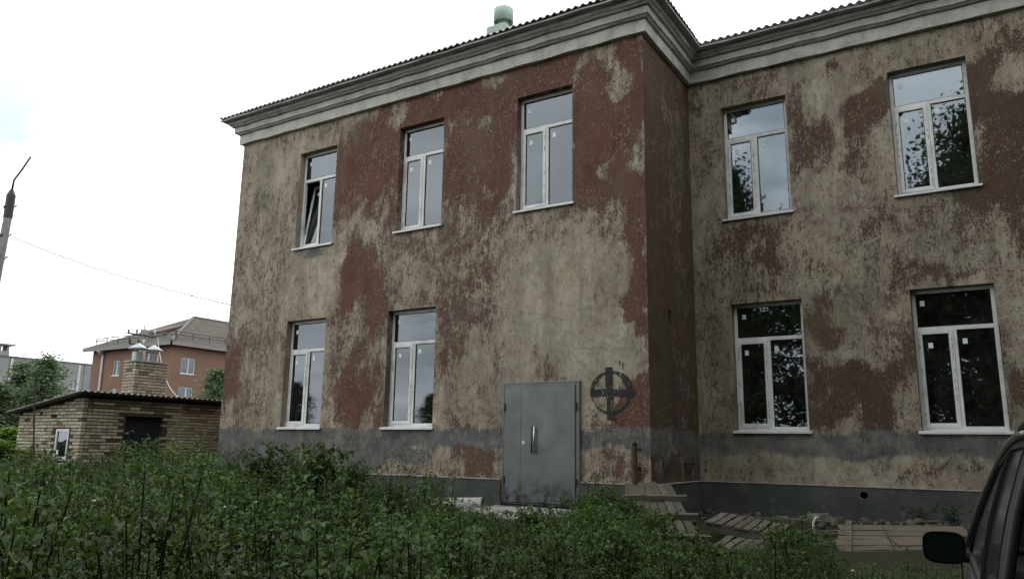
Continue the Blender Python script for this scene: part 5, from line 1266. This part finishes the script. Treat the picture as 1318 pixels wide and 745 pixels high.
        lean = r_.normal(0, .07, 2); t = np.linspace(0, 1, 4); A.add(*tube_np(np.stack([lean[0]*t, lean[1]*t, t*.9], 1), .008, .004), .0)
        for q in range(6):
            h0 = r_.uniform(.45, .9); a = r_.uniform(0, 6.28); L_ = r_.uniform(.1, .28)*(1.2-h0); p0 = np.array([lean[0]*h0, lean[1]*h0, h0]); p1 = p0+np.array([np.cos(a)*L_, np.sin(a)*L_, L_*1.0]); A.add(*tube_np(np.stack([p0, (p0+p1)/2+np.array([0, 0, -.02]), p1]), .004, .002), .0)
            n = 9; c = p1+r_.normal(0, .022, (n, 3))*np.array([1, 1, .4]); V, F_ = leaf_quads(c, .03, r_, .1, .9); A.add(V, F_, np.repeat(r_.uniform(.2, .6, n), 4))
        n = 34; tt = r_.uniform(.1, .8, n); a = r_.uniform(0, 6.28, n); el = r_.normal(.2, .2, n); d = np.stack([np.cos(a)*np.cos(el), np.sin(a)*np.cos(el), np.sin(el)], 1); b = np.stack([lean[0]*tt, lean[1]*tt, tt], 1)+d*r_.uniform(.02, .15, n)[:, None]
        L_ = r_.uniform(.03, .065, n); V, F_ = leaves_dir(b, d, L_, L_*.5, r_.uniform(0, .4, n), r_); A.add(V, F_, np.repeat(r_.uniform(.2, .6, n), 4))
    elif kind == 'grass':
        n = 26; a = r_.uniform(0, 6.28, n); sp = r_.uniform(.05, .45, n); h = r_.uniform(.45, 1, n); b = r_.normal(0, .04, (n, 3)); b[:, 2] = 0
        ts = np.array([0, .4, .75, 1.0]); w = np.array([1, .9, .6, .12])*.011
        for i in range(n):
            d = np.array([np.cos(a[i]), np.sin(a[i]), 0]); s = np.array([-d[1], d[0], 0]); c = b[i]+d*(sp[i]*ts**2.2)[:, None]; c[:, 2] += h[i]*(ts-.25*sp[i]*ts**3)
            V = np.concatenate([c+s*w[:, None], c-s*w[:, None]]); F_ = np.array([[k, k+1, k+5, k+4] for k in range(3)]); A.add(V, F_, r_.uniform(0, 1))
    return A.get()
PX = np.array([-400, 0, 60, 110, 150, 170, 200, 214, 235, 270, 300, 320, 345, 380, 405, 430, 450, 480, 520, 550, 600, 625, 660, 700, 735, 752, 775, 800, 815, 830, 860, 900, 930, 960, 1000, 1040, 1072, 1085, 1130, 1200, 1318, 1700], float)
PY = np.array([596, 596, 603, 602, 590, 588, 590, 592, 590, 596, 600, 600, 598, 600, 598, 602, 614, 624, 632, 640, 652, 664, 670, 674, 664, 640, 634, 642, 652, 660, 694, 710, 712, 700, 690, 690, 700, 722, 724, 724, 730, 735], float)
def px_np(P):
    v = P-np.array(EYE); w = v@np.array(CF); return 659+F_PX*(v@np.array(CR))/w, w
def hor(px): return 372.5+F_PX*math.tan(PITCH)+ROLL*(px-659)
def scatter(n, xr, yr, r_): return np.stack([r_.uniform(*xr, n), r_.uniform(*yr, n)], 1)
def blocked(x, y):
    b = (y > -.32) & (x > W0-.2) & (x < .15)
    b |= (y > D-.3) & (x > -.3)
    b |= (x < SX+.25) & (x > SX-SWD-.1) & (y > SY-.15)
    b |= (x > -3.2) & (x < -.95) & (y > -1.55)
    b |= (y > 3.5)
    lx = (x-org.x)*side.x+(y-org.y)*side.y; ly = -((x-org.x)*rightp.x+(y-org.y)*rightp.y)
    b |= (lx > -1.0) & (lx < 4.0) & (np.abs(ly) < 1.05)
    b |= ((x-EYE.x)**2+(y-EYE.y)**2 < 4.9**2)
    return b
def grow(name, kinds, n, xr, yr, hrange, mat, label, seed, dens=None, hfun=None, cap=True, base=(.8, 1.25), lift=0):
    r_ = np.random.default_rng(seed); protos = [weed_proto(k, r_) for k in kinds for _ in range(5)]
    P = scatter(n, xr, yr, r_); P = P[~blocked(P[:, 0], P[:, 1])]
    P3_ = np.column_stack([P, ground_z(P[:, 0], P[:, 1])]); px, dep = px_np(P3_)
    ok = (dep > 3.2) & (px > -260) & (px < 1500)
    if dens is not None: ok &= r_.uniform(0, 1, len(P)) < dens(P[:, 0], P[:, 1], px, dep)
    P3_, px, dep = P3_[ok], px[ok], dep[ok]
    H = r_.uniform(*hrange, len(P3_))
    if cap:
        yt = np.interp(px, PX, PY)+np.abs(r_.normal(0, 9, len(px)))-lift*r_.uniform(0, 1, len(px))**2; zmax = EYE.z-(yt-hor(px))*dep/F_PX; H = np.minimum(H, zmax-P3_[:, 2])
    H = H*(.62+.55*np.clip(.5+.35*(np.sin(P3_[:, 0]*5.1+np.sin(P3_[:, 1]*3.3)*1.7)+np.sin(P3_[:, 1]*6.3+P3_[:, 0]*2.2)), 0, 1)) if cap else H
    keep = H > .10; P3_, H, px = P3_[keep], H[keep], px[keep]
    A = Acc()
    for p, h in zip(P3_, H):
        V, F_, T = protos[r_.integers(len(protos))]; a = r_.uniform(0, 6.28); c, s = math.cos(a), math.sin(a); w = h**.6*r_.uniform(*base)
        Q = np.column_stack([(V[:, 0]*c-V[:, 1]*s)*w, (V[:, 0]*s+V[:, 1]*c)*w, V[:, 2]*h])+p-np.array([0, 0, .02]); A.add(Q, F_, np.clip(T*r_.uniform(.6, 1.15)+r_.normal(0, .06), 0, 1))
    if not A.V: return
    V, F_, T = A.get(); o = from_np(name, V, F_, mat, None, {'tint': T}); tag(o, label, 'weeds', None, 'stuff'); return o
WM = {'weed': leaf_material('weed_leaf', (.011, .025, .008), (.10, .155, .052), .30), 'yel': leaf_material('weed_leaf_yellowish', (.03, .05, .010), (.16, .205, .055), .34),
      'grass': leaf_material('grass_blade', (.018, .03, .010), (.06, .085, .028), .25, (.10, .10, .05)), 'dry': leaf_material('dry_stalk', (.035, .038, .022), (.14, .125, .075), .2)}
XR, YR = (-19, 8.5), (-10.5, 2.3)
left = lambda x, y, px, dep: np.where(px < 780, 1, .35)
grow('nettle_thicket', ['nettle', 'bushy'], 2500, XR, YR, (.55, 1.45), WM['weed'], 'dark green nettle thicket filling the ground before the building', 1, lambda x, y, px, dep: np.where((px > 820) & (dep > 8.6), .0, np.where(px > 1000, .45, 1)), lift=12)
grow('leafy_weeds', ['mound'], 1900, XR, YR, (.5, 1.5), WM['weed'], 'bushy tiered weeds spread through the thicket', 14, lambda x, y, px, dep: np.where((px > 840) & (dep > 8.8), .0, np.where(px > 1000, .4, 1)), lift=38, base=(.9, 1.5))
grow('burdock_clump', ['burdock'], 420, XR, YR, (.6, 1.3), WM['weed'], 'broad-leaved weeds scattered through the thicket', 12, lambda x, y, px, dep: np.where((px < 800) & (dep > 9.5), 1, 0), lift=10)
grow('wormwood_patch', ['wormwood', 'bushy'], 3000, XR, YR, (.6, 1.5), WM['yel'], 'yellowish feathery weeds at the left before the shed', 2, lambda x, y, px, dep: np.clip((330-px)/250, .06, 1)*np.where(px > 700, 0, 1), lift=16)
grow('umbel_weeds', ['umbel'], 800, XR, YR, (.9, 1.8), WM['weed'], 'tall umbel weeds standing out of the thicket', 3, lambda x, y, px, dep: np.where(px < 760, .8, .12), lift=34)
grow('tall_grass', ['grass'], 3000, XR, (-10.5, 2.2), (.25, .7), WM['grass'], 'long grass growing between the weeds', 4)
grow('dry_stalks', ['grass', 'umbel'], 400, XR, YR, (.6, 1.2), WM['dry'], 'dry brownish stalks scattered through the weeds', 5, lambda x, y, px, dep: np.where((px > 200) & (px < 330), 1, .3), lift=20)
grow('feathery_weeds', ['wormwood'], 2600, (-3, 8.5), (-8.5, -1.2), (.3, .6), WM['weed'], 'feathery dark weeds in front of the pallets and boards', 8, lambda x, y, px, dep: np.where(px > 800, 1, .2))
grow('low_grass', ['grass'], 3800, (-4, 10), (-6, 2.2), (.12, .36), WM['grass'], 'short grass along the foot of the wall and round the pallets', 6, cap=True, base=(1.0, 1.8))

# individual bushes that stand clear of the thicket
def bush(name, px, ytop, dep, width, label, mat, seed, nst=9, leaf=.055, nleaf=40, dx=0):
    r_ = np.random.default_rng(seed); top = at_d(px, ytop, dep); gz_ = float(ground_z(top.x, top.y)); h = top.z-gz_; e_ = empty(name, (top.x, top.y, gz_), label, 'bush')
    st = Acc(); A = Acc()
    for q in range(nst):
        a0 = r_.uniform(0, 6.28); sp = width*.5*r_.uniform(.15, 1); hh = h*r_.uniform(.80, 1.04)*(1-.15*(sp/(width*.5))); t = np.linspace(0, 1, 6)
        f = lambda t: np.stack([top.x+np.cos(a0)*sp*t**1.3+.03*np.sin(5*t+q), top.y+np.sin(a0)*sp*t**1.3, gz_-.03+hh*t], 1)
        V, F_ = tube_np(f(t), .013, .004, 4); st.add(V, F_, .1)
        for tw in range(6):
            t0 = r_.uniform(.35, .95); p0 = f(np.array([t0]))[0]; a = r_.uniform(0, 6.28); L_ = r_.uniform(.12, .34); p1 = p0+np.array([np.cos(a)*L_, np.sin(a)*L_, L_*r_.uniform(.1, .9)]); p1[2] = min(p1[2], top.z)
            V, F_ = tube_np(np.stack([p0, (p0+p1)/2+np.array([0, 0, .02]), p1]), .006, .003); st.add(V, F_, .1)
            n = nleaf//3; tt = r_.uniform(.15, 1.05, n)[:, None]; b = p0*(1-tt)+p1*tt; aa = r_.uniform(0, 6.28, n); el = r_.normal(0, .4, n); d = np.stack([np.cos(aa)*np.cos(el), np.sin(aa)*np.cos(el), np.sin(el)], 1); LL = leaf*r_.uniform(.5, 1.3, n)
            V, F_ = leaves_dir(b, d, LL, LL*.72, r_.uniform(0, .5, n), r_); A.add(V, F_, np.repeat(np.clip(r_.normal(.45, .22, n), 0, 1), 4))
        n = nleaf; tt = np.sort(r_.uniform(.25, 1, n)); b = f(tt); aa = r_.uniform(0, 6.28, n); el = r_.normal(.1, .4, n); d = np.stack([np.cos(aa)*np.cos(el), np.sin(aa)*np.cos(el), np.sin(el)], 1); b = b+d*r_.uniform(0, .06, n)[:, None]; LL = leaf*r_.uniform(.6, 1.3, n)
        V, F_ = leaves_dir(b, d, LL, LL*.72, r_.uniform(0, .5, n), r_); A.add(V, F_, np.repeat(np.clip(r_.normal(.4, .2, n), 0, 1), 4))
    V, F_, T = st.get(); from_np('stems', V, F_, M['stem'], e_); V, F_, T = A.get(); from_np('foliage', V, F_, mat, e_, {'tint': T})
bush('leafy_shrub', 348, 560, 12.5, 1.25, 'open leafy shrub before the left end of the plinth', WM['weed'], 51, 13, .07)
bush('leafy_shrub', 408, 560, 12.0, 1.15, 'leafy shrub just right of the open one under the left lower window', WM['weed'], 52, 13, .07)
bush('leafy_shrub', 446, 584, 11.5, 1.0, 'low spreading shrub between the two lower left windows', WM['weed'], 53, 10, .06)
bush('leafy_shrub', 185, 556, 16.5, 1.2, 'green bush in front of the dark shed doorway', WM['weed'], 54, 11, .075)
bush('leafy_shrub', 236, 560, 17.5, 1.6, 'yellowish bush before the shed wall near the building corner', WM['yel'], 55, 13, .055)
bush('leafy_shrub', 300, 576, 15.5, .8, 'small shrub at the left corner of the building', WM['weed'], 56, 6)
bush('leafy_shrub', 500, 618, 10.5, .9, 'ragged weed bush below the window left of the grey door', WM['weed'], 62, 9, .055)
bush('leafy_shrub', 262, 584, 14.0, 1.2, 'broad ragged bush before the building corner', WM['weed'], 63, 12, .065)
bush('leafy_shrub', 90, 596, 14.0, 1.3, 'pale ragged bush under the small shed window', WM['yel'], 64, 12, .06)
bush('leafy_shrub', 688, 652, 10.3, .7, 'small weed bush overlapping the front of the landing slab', WM['weed'], 65, 8, .05)
bush('leafy_shrub', 838, 655, 9.9, .7, 'dark weed clump over the left foot of the leaning pallet', WM['weed'], 66, 9, .045)
bush('leafy_shrub', 1018, 682, 9.6, .8, 'dark weed clump between the flat pallets and the board panel', WM['weed'], 67, 11, .045)
bush('leafy_shrub', 905, 702, 9.2, .7, 'low weed clump in front of the lower flat pallet', WM['weed'], 68, 9, .045)
bush('leafy_shrub', 770, 626, 10.6, .8, 'dense dark bush right of the grey door', WM['weed'], 57, 13, .05, 44)
bush('leafy_shrub', 805, 634, 10.8, .6, 'dark weedy bush before the leaning pallet', WM['weed'], 58, 8, .045)
bush('leafy_shrub', 560, 608, 10.8, .5, 'thin tall weed in front of the cement pipe', WM['weed'], 59, 3, .06, 12)
bush('leafy_shrub', 1228, 646, 12.2, .30, 'dark weed against the wall beside the car', WM['weed'], 60, 4, .045, 14)
bush('leafy_shrub', 1178, 648, 13.0, .5, 'faint green weed growing at the wall under the right window', WM['weed'], 61, 4, .05, 14)
# small white flowers low in the grass
r_ = np.random.default_rng(77); A = Acc(); SA = Acc()
for (px, py, n, sp) in ((640, 735, 10, .5), (760, 715, 8, .5), (1045, 738, 26, .5), (340, 738, 10, .4), (560, 700, 5, .8), (860, 728, 6, .5), (180, 640, 8, 1.2)):
    c = at_d(px, py, 8.0)
    for _ in range(n):
        p = np.array([c.x+r_.normal(0, sp), c.y+r_.normal(0, sp*.4), c.z+r_.normal(0, .05)])
        V, F_ = leaf_quads(np.repeat(p[None], 5, 0)+r_.normal(0, .010, (5, 3))*np.array([1, 1, .3]), .026, r_, .05, .7); A.add(V, F_, .5)
        g0 = float(ground_z(p[0], p[1])); V, F_ = tube_np(np.stack([[p[0]+.02, p[1], g0-.02], p]), .003, .002); SA.add(V, F_, .5)
V, F_, T = A.get(); o = from_np('white_flowers', V, F_, m_simple('white_petal', (.55, .56, .54), .7, .1), None); tag(o, 'small white flower heads low among the grass', 'flowers', None, 'stuff')
V, F_, T = SA.get(); from_np('flower_stems', V, F_, M['stem'], o)
# crumbs of plaster, stones and sticks along the foot of the walls
r_ = np.random.default_rng(91); A = Acc(); cube = np.array([(x, y, z) for x in (-1, 1) for y in (-1, 1) for z in (-1, 1)], float); cf = np.array([(0, 1, 3, 2), (4, 6, 7, 5), (0, 4, 5, 1), (2, 3, 7, 6), (0, 2, 6, 4), (1, 5, 7, 3)])
for k in range(900):
    x = r_.uniform(-4, 6.5); y = (D-.12-abs(r_.normal(0, .8))) if x > .2 else (-.12-abs(r_.normal(0, .7)))
    sz = r_.lognormal(-3.6, .55); v = cube*sz*r_.uniform(.4, 1.2, 3)*.8+r_.normal(0, sz*.22, (8, 3)); a = r_.uniform(0, 6.28)
    if r_.uniform() < .25: v = cube*np.array([r_.uniform(.06, .2), .006, .005])
    v = np.column_stack([v[:, 0]*math.cos(a)-v[:, 1]*math.sin(a), v[:, 0]*math.sin(a)+v[:, 1]*math.cos(a), v[:, 2]])
    A.add(v+np.array([x, y, float(ground_z(x, y))+sz*.2+.02]), cf, r_.uniform())
V, F_, T = A.get(); g = G('rubble_mix'); t = g.attr('tint')
o = from_np('rubble', V, F_, g.done(g.mix(g.rng(g.noise(6, 4), .35, .65), g.mix(t, (.10, .085, .065), (.22, .20, .17)), (.05, .045, .035)), .95), None, {'tint': T}); tag(o, 'crumbs of plaster, stones and sticks along the foot of the wall', 'rubble', None, 'stuff')
